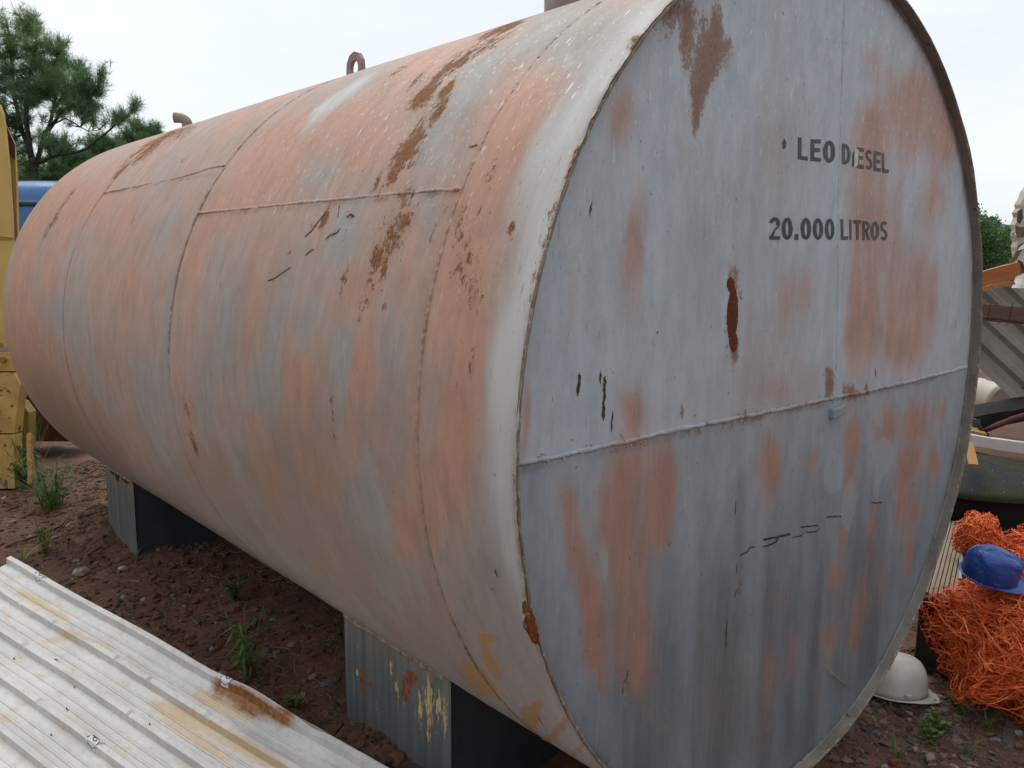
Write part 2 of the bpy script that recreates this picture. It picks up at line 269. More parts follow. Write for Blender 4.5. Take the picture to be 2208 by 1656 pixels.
HEAD = {
  'primer': [[-0.8529,0.6705,-1.5966,15.7138,26.8628,0.0,0.9],[-0.7772,0.7952,-2.5974,18.1809,47.5819,-0.0,0.4],[-0.802,0.4011,0.033,8.2288,27.3327,0.0,0.85],[-1.0025,0.3031,0.5644,15.6144,54.3605,-0.0,0.5],[-0.7964,0.0497,2.5445,18.6044,24.3914,0.0,0.95],[-1.1202,0.0836,1.7359,13.7527,68.5071,0.0,0.8],[-0.9394,0.3109,0.6193,17.7913,51.7108,0.0,0.25],[-0.7683,-0.0856,2.9182,15.6153,20.4768,0.0,0.7],[-0.6804,-0.1114,2.9159,15.0965,22.1318,0.0,0.7],[-0.6106,0.1101,2.0571,18.3241,34.8412,0.0,0.35],[-0.9894,-0.1324,-2.0491,-18.8013,-33.9784,-6.565,1.0],[-0.9708,-0.2169,-1.6113,-14.1431,-33.6687,-8.1222,1.0],[-0.9418,-0.3222,-1.3915,-12.1128,-33.2507,-10.1572,1.0],[-0.9073,-0.4494,-1.9937,-9.9666,-32.1506,-7.7967,1.0],[-0.8254,-0.1022,-4.1637,-13.6947,-16.7195,4.2358,1.0],[-0.827,-0.2024,-1.827,-12.3454,-18.2732,-3.2629,1.0],[-0.8028,-0.3163,-1.8351,-11.8545,-18.1357,-4.4445,1.0],[-0.7778,-0.4343,-2.6966,-11.6939,-17.5747,-3.1577,1.0],[-0.7628,-0.553,-3.7833,-11.5582,-16.7852,-1.1905,1.0],[-0.6763,-0.1399,-2.8992,-14.2864,-31.8103,-0.0261,0.9],[-0.68,-0.2342,-4.2923,-15.782,-30.9808,2.6454,0.9],[-0.7365,-0.2441,3.679,15.0607,19.7571,-0.0,0.6],[-0.2114,-0.1695,2.0808,10.7294,17.5577,0.0,1.0],[-0.1839,-0.9346,2.9908,6.9859,17.9219,-0.0,0.3],[-0.7407,-0.7134,5.8594,14.0165,22.0432,-0.0,0.3],[0.1955,0.9562,-3.111,23.5941,13.7687,0.0,0.5],[0.2725,0.9124,-2.6691,22.9471,14.2541,0.0,0.4],[0.5494,0.8906,-1.2005,12.0224,7.3799,-0.0,1.0],[0.6184,0.8073,-0.8994,11.6961,5.9115,0.0,1.0],[0.4269,0.8273,-1.3,14.7945,12.0501,0.0,0.7],[0.2345,0.7592,-0.9824,12.8932,10.8113,0.0,1.0],[0.77,0.794,-0.9396,13.4911,11.9661,-0.0,0.9],[0.2483,0.6888,-0.8648,15.2766,10.0541,0.0,0.6],[0.212,0.5016,-0.0471,7.5374,13.2562,-0.0,1.0],[0.3027,0.5321,-0.1388,10.5444,13.6962,0.0,0.7],[0.4167,0.5092,-0.0437,7.9351,14.0485,-0.0,0.5],[0.697,0.5945,-0.2591,11.1972,12.2607,0.0,0.9],[0.4974,0.7105,-0.9992,17.9007,16.6655,-0.0,0.5],[0.2094,0.2586,0.3402,5.6301,24.285,0.0,0.8],[0.2996,0.256,0.3342,5.4958,12.454,0.0,0.9],[0.4783,0.2435,0.3749,5.9275,12.2851,0.0,0.7],[0.6337,0.2539,0.3143,5.2563,8.0297,0.0,0.9],[0.7609,0.274,0.4958,9.1282,21.4216,0.0,0.6],[0.2373,0.1676,0.8157,9.5799,18.5016,0.0,0.9],[0.5347,0.1139,1.5838,16.5626,7.112,0.0,0.9],[-0.173,0.2821,0.7363,13.6325,26.5306,0.0,0.6],[-0.0776,0.2922,0.5815,11.3763,18.2328,0.0,0.6],[-0.3427,0.1928,1.1668,14.1783,15.6335,0.0,0.3],[-0.1956,0.0478,1.678,13.2913,7.059,0.0,0.6],[-0.0219,0.0309,1.9356,15.1476,19.0817,0.0,0.5],[1.0035,0.0505,1.533,14.783,22.7242,0.0,0.5],[0.2481,-0.1575,2.2762,13.1258,16.236,0.0,0.9],[0.4844,-0.1561,2.3904,14.4574,13.0624,0.0,0.9],[0.7494,-0.1624,2.287,14.393,11.4796,0.0,0.9],[0.6568,-0.1709,3.4052,20.8014,18.8442,0.0,0.8],[0.9285,-0.155,2.634,17.3138,23.2626,0.0,0.8],[0.8921,-0.3428,2.6931,13.6976,19.522,0.0,0.8],[0.7497,-0.3071,3.4294,17.7203,22.7832,-0.0,0.9],[0.6404,-0.3262,2.6248,12.9694,17.5806,0.0,0.9],[0.0093,-0.1887,4.6468,24.3409,30.8048,0.0,0.7],[0.2409,-0.2992,3.275,15.4288,32.3247,0.0,0.8],[0.645,-0.436,2.2852,9.9717,21.7995,0.0,0.9],[0.7453,-0.4911,4.6903,19.7226,24.8752,-0.0,0.8],[0.2383,-0.4777,5.7878,22.1738,29.1192,0.0,0.8],[0.1996,-0.5905,5.7367,19.4902,18.0459,-0.0,0.8],[0.4306,-0.4931,8.0699,31.7271,32.1959,0.0,0.9],[0.4372,-0.4283,12.6163,53.1796,48.3073,0.0,0.7],[0.1909,-0.7975,4.5643,12.9644,16.1214,0.0,0.7],[0.352,-0.8231,4.3089,12.4554,24.6719,0.0,0.7],[-0.0308,-0.7924,3.6161,9.7761,16.5545,0.0,0.5],[-0.1617,-0.782,3.8352,10.1181,28.0689,-0.0,0.5],[-0.1311,-0.5676,7.4919,24.0731,21.739,0.0,0.5],[0.7416,-0.6613,3.2448,11.6377,22.456,0.0,0.8],[0.5328,-0.7091,3.0629,10.094,19.4426,0.0,0.5],[0.4015,-0.738,3.3143,10.3614,20.7209,0.0,0.5],[0.1542,-0.9746,4.3183,10.6752,16.2719,0.0,0.5],[0.4454,-0.5888,4.353,15.6434,28.6102,0.0,0.4],[-0.5952,0.4612,-0.1801,16.0558,14.1748,-0.0,0.25],[-0.413,0.5333,-0.456,15.2498,12.586,0.0,0.2]],
  'tan': [[-0.2339,0.6467,-0.3289,5.4833,5.0248,-0.0,0.5],[-0.4075,0.4675,-0.0518,6.4594,8.3189,-0.0,0.5],[-0.6225,0.3356,0.2062,6.3553,14.3057,0.0,0.35],[-0.173,0.2821,0.3156,5.8425,8.4898,0.0,0.5],[0.5431,0.2638,0.2427,4.2024,4.0813,0.0,0.45],[-0.2528,0.1636,0.8335,9.1574,6.3175,0.0,0.5],[-0.4497,-0.009,1.4257,9.4905,8.2568,0.0,0.5],[-0.7384,0.6315,-0.6884,8.703,21.2607,0.0,0.3],[0.2685,0.5575,-0.128,6.2275,5.5892,0.0,0.4],[-0.8264,0.1798,0.7299,8.3294,21.8569,0.0,0.3],[-0.153,-0.3749,1.3522,5.3198,10.034,-0.0,0.4],[-0.7227,-0.3595,1.2627,4.4168,9.6929,0.0,0.35],[-0.307,-0.7354,1.752,4.6272,10.7518,0.0,0.35],[0.2965,-0.6766,1.6623,5.3436,7.6789,0.0,0.35],[-0.3317,0.0671,1.5722,12.8109,11.5388,0.0,0.6],[-0.1437,0.0044,2.1621,15.6207,6.8212,0.0,0.6],[-0.607,0.6443,-0.4743,6.2276,22.3165,0.0,0.35],[-0.5747,0.4199,0.0303,7.9182,13.927,0.0,0.3],[-0.5248,0.2251,0.543,7.5524,17.6715,0.0,0.3],[-0.4356,-0.7556,1.9043,4.7796,7.758,-0.0,0.35],[-0.6506,-0.7492,3.8026,9.0456,10.7367,0.0,0.3],[-0.486,-0.3306,0.9523,3.6628,19.063,0.0,0.35],[-0.2458,-0.1479,2.4761,13.1311,10.7736,0.0,0.3],[-0.2374,0.6805,-0.6239,8.826,7.5721,0.0,0.2],[-0.3924,0.2876,0.4504,8.7617,18.7569,0.0,0.3]],
  'rust': [[-0.4252,0.2431,0.5527,8.3776,31.0402,0.0,0.42],[-0.6479,0.8638,-2.3525,14.9891,50.7106,-0.0,0.8],[-0.5451,0.8969,-2.9537,18.451,47.2411,0.0,0.8],[-0.5053,0.8489,-3.4879,24.8091,34.3262,0.0,0.55],[-0.5822,0.7969,-2.5947,20.2452,22.202,0.0,0.75],[-0.6004,0.73,-2.1355,20.1599,41.5404,0.0,0.8],[-0.6041,0.6797,-2.214,25.0276,116.1392,-0.0,0.6],[-0.5967,0.8826,-4.1114,25.8049,19.5785,-0.0,0.4],[-0.7193,0.8697,-4.4642,26.9987,29.1728,0.0,0.4],[-0.6897,0.9079,-7.295,41.3241,15.7463,0.0,0.6],[-0.5676,0.8387,-3.5903,25.3415,28.6616,0.0,0.6],[0.0801,0.0237,3.1327,24.5311,39.9924,0.0,1.0],[0.0697,0.0626,8.6632,74.1629,51.8478,0.0,0.7],[0.2194,-0.0181,6.8677,50.4148,20.7816,0.0,0.7],[0.1907,-0.0011,5.2333,39.5865,28.1734,-0.0,0.45],[0.3189,-0.014,7.6168,57.3756,78.8545,0.0,0.8],[-0.4364,0.3336,1.2322,34.4175,62.9651,0.0,0.6],[-0.4081,0.156,3.409,35.9879,69.7093,0.0,0.75],[-0.6218,0.029,6.4081,45.4034,111.6563,-0.0,0.6],[-0.3242,-0.0185,7.6993,51.3011,13.4291,0.0,0.4],[-0.4483,-0.0268,13.2955,85.1565,8.2387,0.0,0.35],[-0.5634,-0.0344,14.2877,88.2209,17.7874,0.0,0.35],[-0.0927,-0.0142,18.274,127.9934,6.6098,-0.0,0.3],[0.6085,1.0383,5.2943,-12.9535,-26.1976,-58.377,0.5],[0.7338,0.9656,3.1745,-10.3384,-41.4206,-62.1349,0.4],[-0.3387,-0.4872,7.7668,25.7442,111.5052,0.0,0.5],[-0.3879,-0.6025,6.6127,19.2689,152.1277,0.0,0.5],[-0.7919,-0.6118,12.8859,33.3872,74.9023,-0.0,0.4]],
  'red': [[-0.4274,0.2455,0.9567,14.6764,41.454,0.0,1.0],[-0.4157,0.1739,3.5072,39.4564,54.5572,0.0,0.9],[-0.4413,0.3203,2.2475,55.9058,56.0942,0.0,0.9]],
  'dark': [[-0.0194,-0.5603,3.5214,11.7038,22.9423,0.0,0.35],[0.0951,-0.7249,2.524,7.4325,24.3549,0.0,0.4],[0.2355,-0.9093,2.9997,7.9169,17.3844,0.0,0.35],[-0.0483,-0.8994,2.4858,6.1665,16.6098,-0.0,0.3],[0.173,-0.6574,4.1649,13.2345,32.8207,0.0,0.35],[0.3554,-0.6454,3.7928,12.6952,24.8748,0.0,0.35],[-0.3185,-0.5979,2.1161,6.3043,31.2248,0.0,0.3],[-0.3449,-0.2814,1.2504,5.3067,18.9237,-0.0,0.6],[-0.6353,-0.6938,2.5068,6.2853,13.3353,0.0,0.35],[-0.373,-0.7389,1.7122,4.4317,11.1985,-0.0,0.45],[-0.294,-0.8909,2.5707,6.023,7.0384,0.0,0.5],[0.4984,-0.9325,3.6009,9.93,6.8385,0.0,0.5],[0.0247,-1.0788,3.6499,8.1524,8.6755,0.0,0.5],[0.6045,-0.7115,1.983,6.6232,8.7624,0.0,0.4],[-0.6899,0.9125,-13.6902,76.8133,15.7556,0.0,0.7],[-0.7496,0.8549,-6.6745,-21.3971,-62.4671,67.5355,0.5],[0.3108,-0.5559,3.0001,10.7989,10.233,0.0,0.35],[0.4687,1.0953,3.7507,-8.3097,-18.4636,-44.0529,0.8],[0.6326,1.0074,3.3793,-10.8382,-22.0152,-30.2681,0.8],[0.7674,0.8972,2.1409,-8.7009,-22.3466,-24.849,0.8],[0.8968,0.7608,1.4788,-8.7726,-22.7106,-18.0871,0.8],[0.9981,0.6111,0.8774,-8.703,-22.6521,-12.7704,0.8],[0.5293,1.0863,6.7108,-14.9456,-12.6491,-31.4077,0.5]],  # last rows: soot and the rim's shadow painted along the upper right edge
  'light': [[0.1409,-0.2526,3.2414,15.91,17.1064,0.0,1.0],[0.4769,-0.2557,3.0788,16.1133,11.9523,0.0,0.8],[0.381,-0.0677,22.8433,14.9687,0.0252,-10.3279,0.9],[0.5667,-0.07,24.3089,16.9323,0.0364,-20.3767,0.8],[0.0021,0.0485,11.401,4.4196,-0.3035,-14.7796,0.6],[0.2888,0.0222,2.8734,23.2246,16.058,0.0,0.6],[0.0902,0.4065,0.161,8.5603,40.7433,0.0,0.7],[0.06,0.2235,0.3167,4.4645,28.3603,-0.0,0.9],[-0.6002,-0.1823,7.219,33.571,90.1899,0.0,0.4],[0.2546,-0.3761,2.2272,9.5786,15.9728,0.0,0.6],[0.4417,-0.3509,2.7909,12.8601,24.2026,0.0,0.5],[0.3225,-0.5278,4.369,16.2055,38.2028,0.0,0.4],[0.1235,-0.4954,4.6561,17.0696,42.5455,-0.0,0.4],[1.0394,0.3181,0.2169,5.0224,16.1898,-0.0,0.6],[1.0276,-0.0197,1.1595,9.7363,18.6697,0.0,0.6],[-0.6649,0.6485,-3.4342,42.4441,60.5115,0.0,0.7],[-0.6584,0.5948,-3.084,50.36,99.9346,0.0,0.6],[-0.9646,-0.0428,2.9762,16.8705,11.9285,0.0,0.3],[-1.0835,-0.0801,3.4226,17.5303,26.1736,0.0,0.35],[-0.8857,-0.2738,5.0012,18.917,73.352,-0.0,0.7],[-0.5235,-0.0687,2.4925,14.4419,17.2681,0.0,0.4],[-0.5853,-0.278,2.358,9.5138,20.4525,0.0,0.4]],
}
SCR_S = [[[0.9582,3.2323],[0.9336,3.2139],[0.9082,3.1835],[0.8893,3.1569],0.0045],[[0.838,3.2423],[0.8239,3.2296],[0.7901,3.2226],[0.7815,3.21],0.0039],[[0.9254,3.287],[0.9069,3.274],[0.8859,3.2663],0.0045],[[1.0261,3.2802],[1.0151,3.2708],0.0045],[[1.1127,3.3597],[1.0731,3.3507],[1.0301,3.3339],[0.9881,3.3188],0.0032],[[0.8339,3.1391],[0.8148,3.1802],0.0025],[[0.7693,3.182],[0.7552,3.1721],[0.7315,3.1808],0.0054],[[0.9453,3.1891],[0.939,3.2097],0.0021],[[0.9209,3.1871],[0.913,3.2064],0.0021],[[0.3642,3.0192],[0.3367,3.0163],0.0036],[[1.0699,3.1516],[1.0641,3.1664],0.0018],[[1.436,3.3685],[1.4358,3.3908],0.0014],[[0.0912,3.9146],[0.0894,3.931],[0.0775,3.9292],0.0036],[[0.1479,4.3741],[0.1566,4.42],[0.1558,4.4468],0.0018],[[2.539,3.2707],[2.5327,3.2909],0.0014],[[0.3416,3.2944],[0.3436,3.3017],0.0014]]
SCR_H = [[[-0.9432,0.4923],[-0.9469,0.4767],[-0.9478,0.4622],0.0031],[[-0.9667,0.1488],[-0.9701,0.1233],[-0.9709,0.0994],0.0047],[[-0.905,0.1483],[-0.9041,0.1188],0.0031],[[-0.8886,0.1331],[-0.8918,0.0959],[-0.8914,0.0401],0.005],[[-0.8639,0.0547],[-0.8652,0.0094],0.0028],[[-0.3464,-0.3939],[-0.3091,-0.3939],[-0.2923,-0.3824],[-0.2646,-0.389],0.0025],[[-0.2317,-0.3968],[-0.1938,-0.399],[-0.1651,-0.3991],[-0.1466,-0.3898],0.0034],[[-0.2313,-0.3758],[-0.164,-0.3859],[-0.1272,-0.3875],[-0.0815,-0.3937],0.0037],[[-0.0803,-0.405],[-0.0228,-0.4125],[-0.0079,-0.4046],0.0019],[[-0.0312,-0.3841],[0.0282,-0.3943],[0.0783,-0.4024],0.0025],[[0.0057,-0.4077],[0.0638,-0.4192],[0.0935,-0.4129],0.0019],[[0.1154,-0.3858],[0.168,-0.3939],[0.2163,-0.4041],0.0028],[[0.409,-0.3961],[0.4506,-0.4074],[0.4918,-0.4108],0.0025],[[0.0071,-0.3967],[0.0033,-0.41],0.002],[[-0.3742,-0.238],[-0.373,-0.278],0.0016],[[-0.3517,-0.4092],[-0.3531,-0.4447],0.0016],[[-0.3499,-0.4842],[-0.3542,-0.5114],0.0025],[[-0.3871,-0.5574],[-0.387,-0.6419],0.0019],[[-0.7872,-0.5641],[-0.7932,-0.5804],0.0028],[[-0.8039,-0.5983],[-0.8047,-0.6186],0.0016],[[-0.7176,0.2209],[-0.7189,0.2137],0.0034],[[-0.7579,0.5191],[-0.7561,0.5144],0.0022],[[0.547,0.976],[0.547,0.9581],0.0034],[[-0.0589,0.2601],[-0.0554,0.2511],0.0028],[[0.1081,0.8303],[0.1143,0.8249],0.0016],[[0.2699,0.854],[0.2684,0.8447],0.0016],[[0.9879,0.161],[0.9964,0.1421],0.0019],[[-0.2312,0.8329],[-0.2325,0.8249],0.0016],[[-0.2767,0.9781],[-0.2675,0.9723],0.0019],[[0.3655,0.0518],[0.3771,0.0185],0.0022],[[-0.1296,-0.2926],[-0.135,-0.3116],0.0016],[[0.7261,-0.3865],[0.7372,-0.4052],0.0019]]
LW1 = [[1.8933,3.1202],[1.3282,3.1241],[0.9272,3.1229],[0.5876,3.1259],[0.3346,3.1316]]
LW2 = [[3.3194,2.9386],[2.7289,2.94],[2.2829,2.9384],[2.0133,2.9115],[1.9335,2.9153]]
HW = [[-1.1386,-0.0143],[-0.9652,-0.0181],[-0.739,-0.0133],[-0.469,-0.0159],[-0.1407,-0.0242],[0.266,-0.0302],[0.7042,-0.0238],[1.1506,-0.0091]]
VW = [[0.0251,1.0656],[0.0199,0.9705],[0.0365,0.7686],[0.0531,0.5842],[0.0773,0.3804],[0.0991,0.1952],[0.1285,-0.0281]]
LETTERS = [['L',-0.1578,0.6381,-0.1081,0.6389,-0.1145,0.6937,-0.1638,0.6925,0],['E',-0.0946,0.6393,-0.0393,0.6411,-0.0465,0.699,-0.1011,0.6943,0],['O',-0.027,0.6403,0.0401,0.6445,0.0324,0.7028,-0.0341,0.6975,0],['D',0.0769,0.6444,0.1267,0.6461,0.119,0.7006,0.0695,0.6994,1],['I',0.1364,0.6433,0.1531,0.6434,0.1451,0.6994,0.1283,0.7002,1],['E',0.164,0.6411,0.2067,0.6414,0.1983,0.6978,0.1559,0.6969,1],['S',0.2166,0.6409,0.2583,0.6416,0.2498,0.6969,0.2084,0.6956,1],['E',0.2675,0.6403,0.3118,0.6398,0.3027,0.6966,0.2589,0.6952,1],['L',0.3188,0.639,0.3623,0.6396,0.353,0.696,0.3098,0.6948,1],['2',-0.2757,0.4294,-0.2247,0.4305,-0.2305,0.4875,-0.2812,0.4855,0],['0',-0.2162,0.4302,-0.1623,0.4313,-0.1685,0.4891,-0.222,0.4871,0],['.',-0.1526,0.4319,-0.1327,0.4323,-0.1343,0.447,-0.1542,0.4465,0],['0',-0.1214,0.4321,-0.0666,0.4332,-0.0735,0.4918,-0.1279,0.4898,0],['0',-0.0573,0.4334,-0.0013,0.4345,-0.0086,0.4928,-0.0641,0.4908,0],['0',0.0084,0.4347,0.0626,0.4358,0.0548,0.4947,0.0011,0.4927,0],['L',0.099,0.4365,0.1413,0.4373,0.1333,0.4951,0.0913,0.4936,1],['I',0.1497,0.4375,0.1624,0.4377,0.1543,0.4947,0.1418,0.4942,1],['T',0.1746,0.4377,0.2205,0.4387,0.2121,0.4955,0.1666,0.4939,1],['R',0.2271,0.4383,0.2743,0.4392,0.2657,0.4954,0.2189,0.4937,1],['O',0.2789,0.4388,0.3333,0.4399,0.3244,0.4956,0.2705,0.4938,1],['S',0.3402,0.44,0.3874,0.4409,0.378,0.4982,0.3312,0.4966,1],["'",-0.2386,0.6564,-0.2179,0.6583,-0.2206,0.6847,-0.2413,0.6827,0]]


def patch(rows, U, V, hard=1.0):
    """union of soft elliptical patches at the surface points U, V"""
    out = np.zeros(U.shape)
    for cu, cv, a, b, c, d, st in rows:
        du = U - cu; dv = V - cv
        q = (a * du + b * dv) ** 2 + (c * du + d * dv) ** 2
        k = np.nonzero(q < 9)[0]
        if len(k): out[k] = 1 - (1 - out[k]) * (1 - st * np.exp(-.69 * q[k] ** hard))
    return out

def seam_dirt(kind, U, V):
    """grime caught along the welds"""
    out = np.zeros_like(U)
    if kind == 'S':
        for yw, w_ in ((.325, .006), (1.833, .008), (3.262, .006)):
            n_ = .55 + .45 * vnoise(V * 9, V * 0 + yw, 17)
            out = np.maximum(out, np.exp(-((U - yw - .004) / w_) ** 2) * n_)
        for u0, u1, v0 in ((.327, 1.84, 3.132), (1.84, 3.262, 2.946)):
            out = np.maximum(out, np.exp(-((V - v0 - .005) / .008) ** 2) * ((U > u0) & (U < u1)) * (.5 + .4 * vnoise(U * 14, U * 0, 18)))
        out = np.maximum(out, np.exp(-(U / .010) ** 2) * (.5 + .5 * vnoise(V * 12, V * 0, 19)))
    else:
        out = np.maximum(out, np.exp(-((V + .030) / .008) ** 2) * (.45 + .4 * vnoise(U * 10, U * 0, 20)))
        rr = np.sqrt(U * U + V * V)
        out = np.maximum(out, np.exp(-((rr - R + .012) / .016) ** 2) * (.55 + .4 * vnoise(np.arctan2(V, U) * 9, V * 0, 21)))
        sx = .025 + (1.0656 - V) * .0946
        out = np.maximum(out, np.exp(-((U - sx + .003) / .0035) ** 2) * (V > -.018) * (.35 + .5 * vnoise(V * 16, V * 0, 22)))
    return np.clip(out, 0, 1)

def paint_attrs(o, kind, U, V):
    """stores the paint state of every vertex; kind: 'S' shell (u along axis, v around), 'H' end plate (u across, v up)"""
    U = np.asarray(U, float).ravel(); V = np.asarray(V, float).ravel()
    z = np.zeros_like(U)
    wob = .014 * vnoise(U * 14, V * 6, 3) + .007 * vnoise(U * 40, V * 14, 5)
    drip = .050 * vnoise(U * 24, V * 1.5, 9) + .030 * vnoise(U * 70, V * 2.0, 12) + .016 * vnoise(U * 160, V * 5, 15)
    if kind == 'H': drip = drip * .32; wob = wob * .9
    else: drip = drip * .35
    Uw = U + wob; Vw = V + drip
    Ur = U + .5 * wob; Vr = V + .25 * drip
    D = SHELL if kind == 'S' else HEAD
    def g(k, hard=1.0):
        if k not in D: return z
        if k == 'red': return patch(D[k], U, V, hard)
        if k in ('rust', 'ochre'): return patch(D[k], Ur, Vr, hard)
        return patch(D[k], Uw, Vw, hard)
    if kind == 'S':
        th = np.degrees(V / R)
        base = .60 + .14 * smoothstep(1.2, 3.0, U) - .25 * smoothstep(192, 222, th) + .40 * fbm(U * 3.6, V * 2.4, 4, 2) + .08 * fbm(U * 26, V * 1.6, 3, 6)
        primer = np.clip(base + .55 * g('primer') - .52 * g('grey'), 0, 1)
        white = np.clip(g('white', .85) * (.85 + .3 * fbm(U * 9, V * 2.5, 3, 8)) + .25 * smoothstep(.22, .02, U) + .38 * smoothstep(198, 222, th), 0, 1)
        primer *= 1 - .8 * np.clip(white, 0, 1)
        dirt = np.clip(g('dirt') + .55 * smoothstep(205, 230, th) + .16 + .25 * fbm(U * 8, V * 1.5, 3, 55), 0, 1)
        fleck = smoothstep(172, 135, th) * smoothstep(2.9, .6, U)
        head = z
    else:
        primer = np.clip(g('primer', .95) * (.95 + .22 * fbm(U * 14, V * 2, 3, 14)) + .10 * fbm(U * 7, V * 2, 3, 4) + .02, 0, 1)
        white = z
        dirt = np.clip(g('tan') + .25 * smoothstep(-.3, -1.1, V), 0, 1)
        fleck = smoothstep(.1, .8, V)
        head = z + 1
    attr(o, 'surf', np.stack([U, V, z], 1), 'FLOAT_VECTOR')
    for k, val in (('primer', primer), ('white', white), ('dirt', dirt), ('fleck', fleck), ('head', head),
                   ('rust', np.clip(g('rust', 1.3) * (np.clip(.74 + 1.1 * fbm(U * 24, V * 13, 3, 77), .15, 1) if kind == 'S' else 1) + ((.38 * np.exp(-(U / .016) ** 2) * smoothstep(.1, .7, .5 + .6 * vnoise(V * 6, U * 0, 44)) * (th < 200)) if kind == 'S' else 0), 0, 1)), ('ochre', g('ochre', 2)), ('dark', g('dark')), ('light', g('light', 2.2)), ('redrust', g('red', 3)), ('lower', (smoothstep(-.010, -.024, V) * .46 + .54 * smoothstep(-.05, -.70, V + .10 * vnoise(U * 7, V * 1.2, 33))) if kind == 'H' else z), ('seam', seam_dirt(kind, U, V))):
        attr(o, k, val)

def make_tank_paint():
    t = NT('tank_paint', .6, .25)
    sv = t.attr('surf', True)
    A = t.attr
    streak = t.noise(t.mapv(sv, (26, 1.3, 1)), 1, 5, .6)
    fine = t.noise(t.mapv(sv, (120, 5, 1)), 1, 4, .6)
    soft = t.noise(t.mapv(sv, (6.5, 3.6, 1), (3, 1, 0)), 1, 5, .6)
    grain = t.noise(t.mapv(sv, (260, 190, 1)), 1, 3, .6)
    blot = t.noise(t.mapv(sv, (50, 33, 1)), 1, 6, .70)
    blot2 = t.noise(t.mapv(sv, (150, 85, 1), (5, 2, 0)), 1, 5, .7)
    def msk(a, nz, amt, lo, hi):
        return t.step(t.math('ADD', a, t.math('MULTIPLY', t.math('SUBTRACT', nz, .5), amt)), lo, hi)
    head = A('head')
    grey = t.mix(head, (.300, .280, .262), (.440, .485, .530))
    hue = t.noise(t.mapv(sv, (5.5, 1.3, 1), (1, 6, 0)), 1, 4, .55)
    grey = t.mix(t.math('MULTIPLY', t.step(hue, .46, .70), .5), grey, t.mix(head, (.300, .245, .205), (.45, .438, .42)))
    grey = t.mix(t.math('MULTIPLY', t.step(streak, .40, .72), .32), grey, t.mix(head, (.275, .292, .305), (.39, .445, .505)))
    grey = t.mix(t.math('MULTIPLY', A('lower'), .92), grey, t.mix(t.step(t.noise(t.mapv(sv, (7, .5, 1), (4, 2, 0)), 1, 3, .5), .34, .66), (.110, .130, .146), (.190, .222, .247)))  # lower plate's darker paint and grime, plus shading toward the bottom painted in
    prim = t.mix(head, (.450, .240, .162), (.455, .262, .200))
    prim = t.mix(t.step(soft, .35, .7), prim, t.mix(head, (.395, .242, .178), (.405, .255, .208)))
    pm = msk(A('primer'), t.math('ADD', t.math('MULTIPLY', streak, .3), t.math('MULTIPLY', soft, .7)), .75, .12, 1.0)
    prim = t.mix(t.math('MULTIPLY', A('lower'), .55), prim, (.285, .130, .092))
    col = t.mix(t.math('MULTIPLY', pm, t.mix(head, (1, 1, 1), (.95, .95, .95))), grey, prim)
    mott = t.noise(t.mapv(sv, (19, 8, 1), (2, 9, 0)), 1, 6, .68)
    col = t.hsv(col, t.step(mott, .25, .75, .87, 1.11))
    col = t.mix(t.math('MULTIPLY', t.step(t.noise(t.mapv(sv, (34, 7, 1), (5, 5, 0)), 1, 6, .7), .50, .72), t.mix(head, (.42, .42, .42), (.07, .07, .07))), col, t.mix(head, (.245, .165, .115), (.30, .24, .20)))
    # light and dirty runs
    col = t.mix(t.math('MULTIPLY', t.step(fine, .52, .75), .09), col, (.62, .60, .58))
    col = t.mix(t.math('MULTIPLY', t.step(fine, .48, .25), .14), col, t.mix(.5, col, (.12, .09, .07)))
    dm = msk(A('dirt'), t.math('ADD', t.math('MULTIPLY', fine, .6), t.math('MULTIPLY', streak, .4)), 1.1, .2, .95)
    col = t.mix(t.math('MULTIPLY', dm, t.mix(head, (.55, .55, .55), (.50, .50, .50))), col, t.mix(head, (.225, .158, .110), (.335, .275, .230)))
    lm = msk(A('light'), blot, .35, .42, .52)
    col = t.mix(t.math('MULTIPLY', lm, .42), col, t.mix(head, (.60, .59, .57), (.36, .405, .41)))
    wm = msk(A('white'), t.math('ADD', t.math('MULTIPLY', streak, .5), t.math('MULTIPLY', soft, .5)), .9, .10, 1.1)
    col = t.mix(wm, col, (.49, .485, .47))
    # pale nicks, running with the rain
    fl = t.noise(t.mapv(sv, (190, 46, 1)), 1, 2, .5)
    fl2 = t.noise(t.mapv(sv, (70, 16, 1), (2, 7, 0)), 1, 3, .5)
    fm = t.math('MAXIMUM', t.step(fl, .655, .70), t.math('MULTIPLY', t.step(fl2, .665, .70), .9))
    col = t.mix(t.math('MULTIPLY', t.math('MULTIPLY', fm, A('fleck')), t.mix(head, (.8, .8, .8), (.55, .55, .55))), col, (.74, .74, .74))
    om = msk(A('ochre'), t.math('ADD', t.math('MULTIPLY', blot, .5), t.math('MULTIPLY', fine, .5)), 1.0, .35, .75)
    col = t.mix(t.math('MULTIPLY', om, .85), col, (.38, .195, .062))
    dk = msk(A('dark'), t.math('ADD', t.math('MULTIPLY', blot, .5), t.math('MULTIPLY', streak, .5)), .8, .25, .9)
    col = t.mix(t.math('MULTIPLY', dk, .55), col, (.085, .098, .10))
    # scuffs: short brown and pale marks that run with the rain
    sc1 = t.noise(t.mapv(sv, (110, 15, 1), (6, 3, 0)), 1, 4, .7); scm = t.noise(t.mapv(sv, (3.2, 1.9, 1), (2, 2, 0)), 1, 3)
    col = t.mix(t.math('MULTIPLY', t.math('MULTIPLY', t.step(sc1, .60, .68), t.step(scm, .42, .62)), .55), col, (.20, .115, .075))
    sc2 = t.noise(t.mapv(sv, (85, 9, 1), (1, 8, 0)), 1, 5, .75)
    col = t.mix(t.math('MULTIPLY', t.step(sc2, .62, .70), .30), col, (.60, .58, .56))
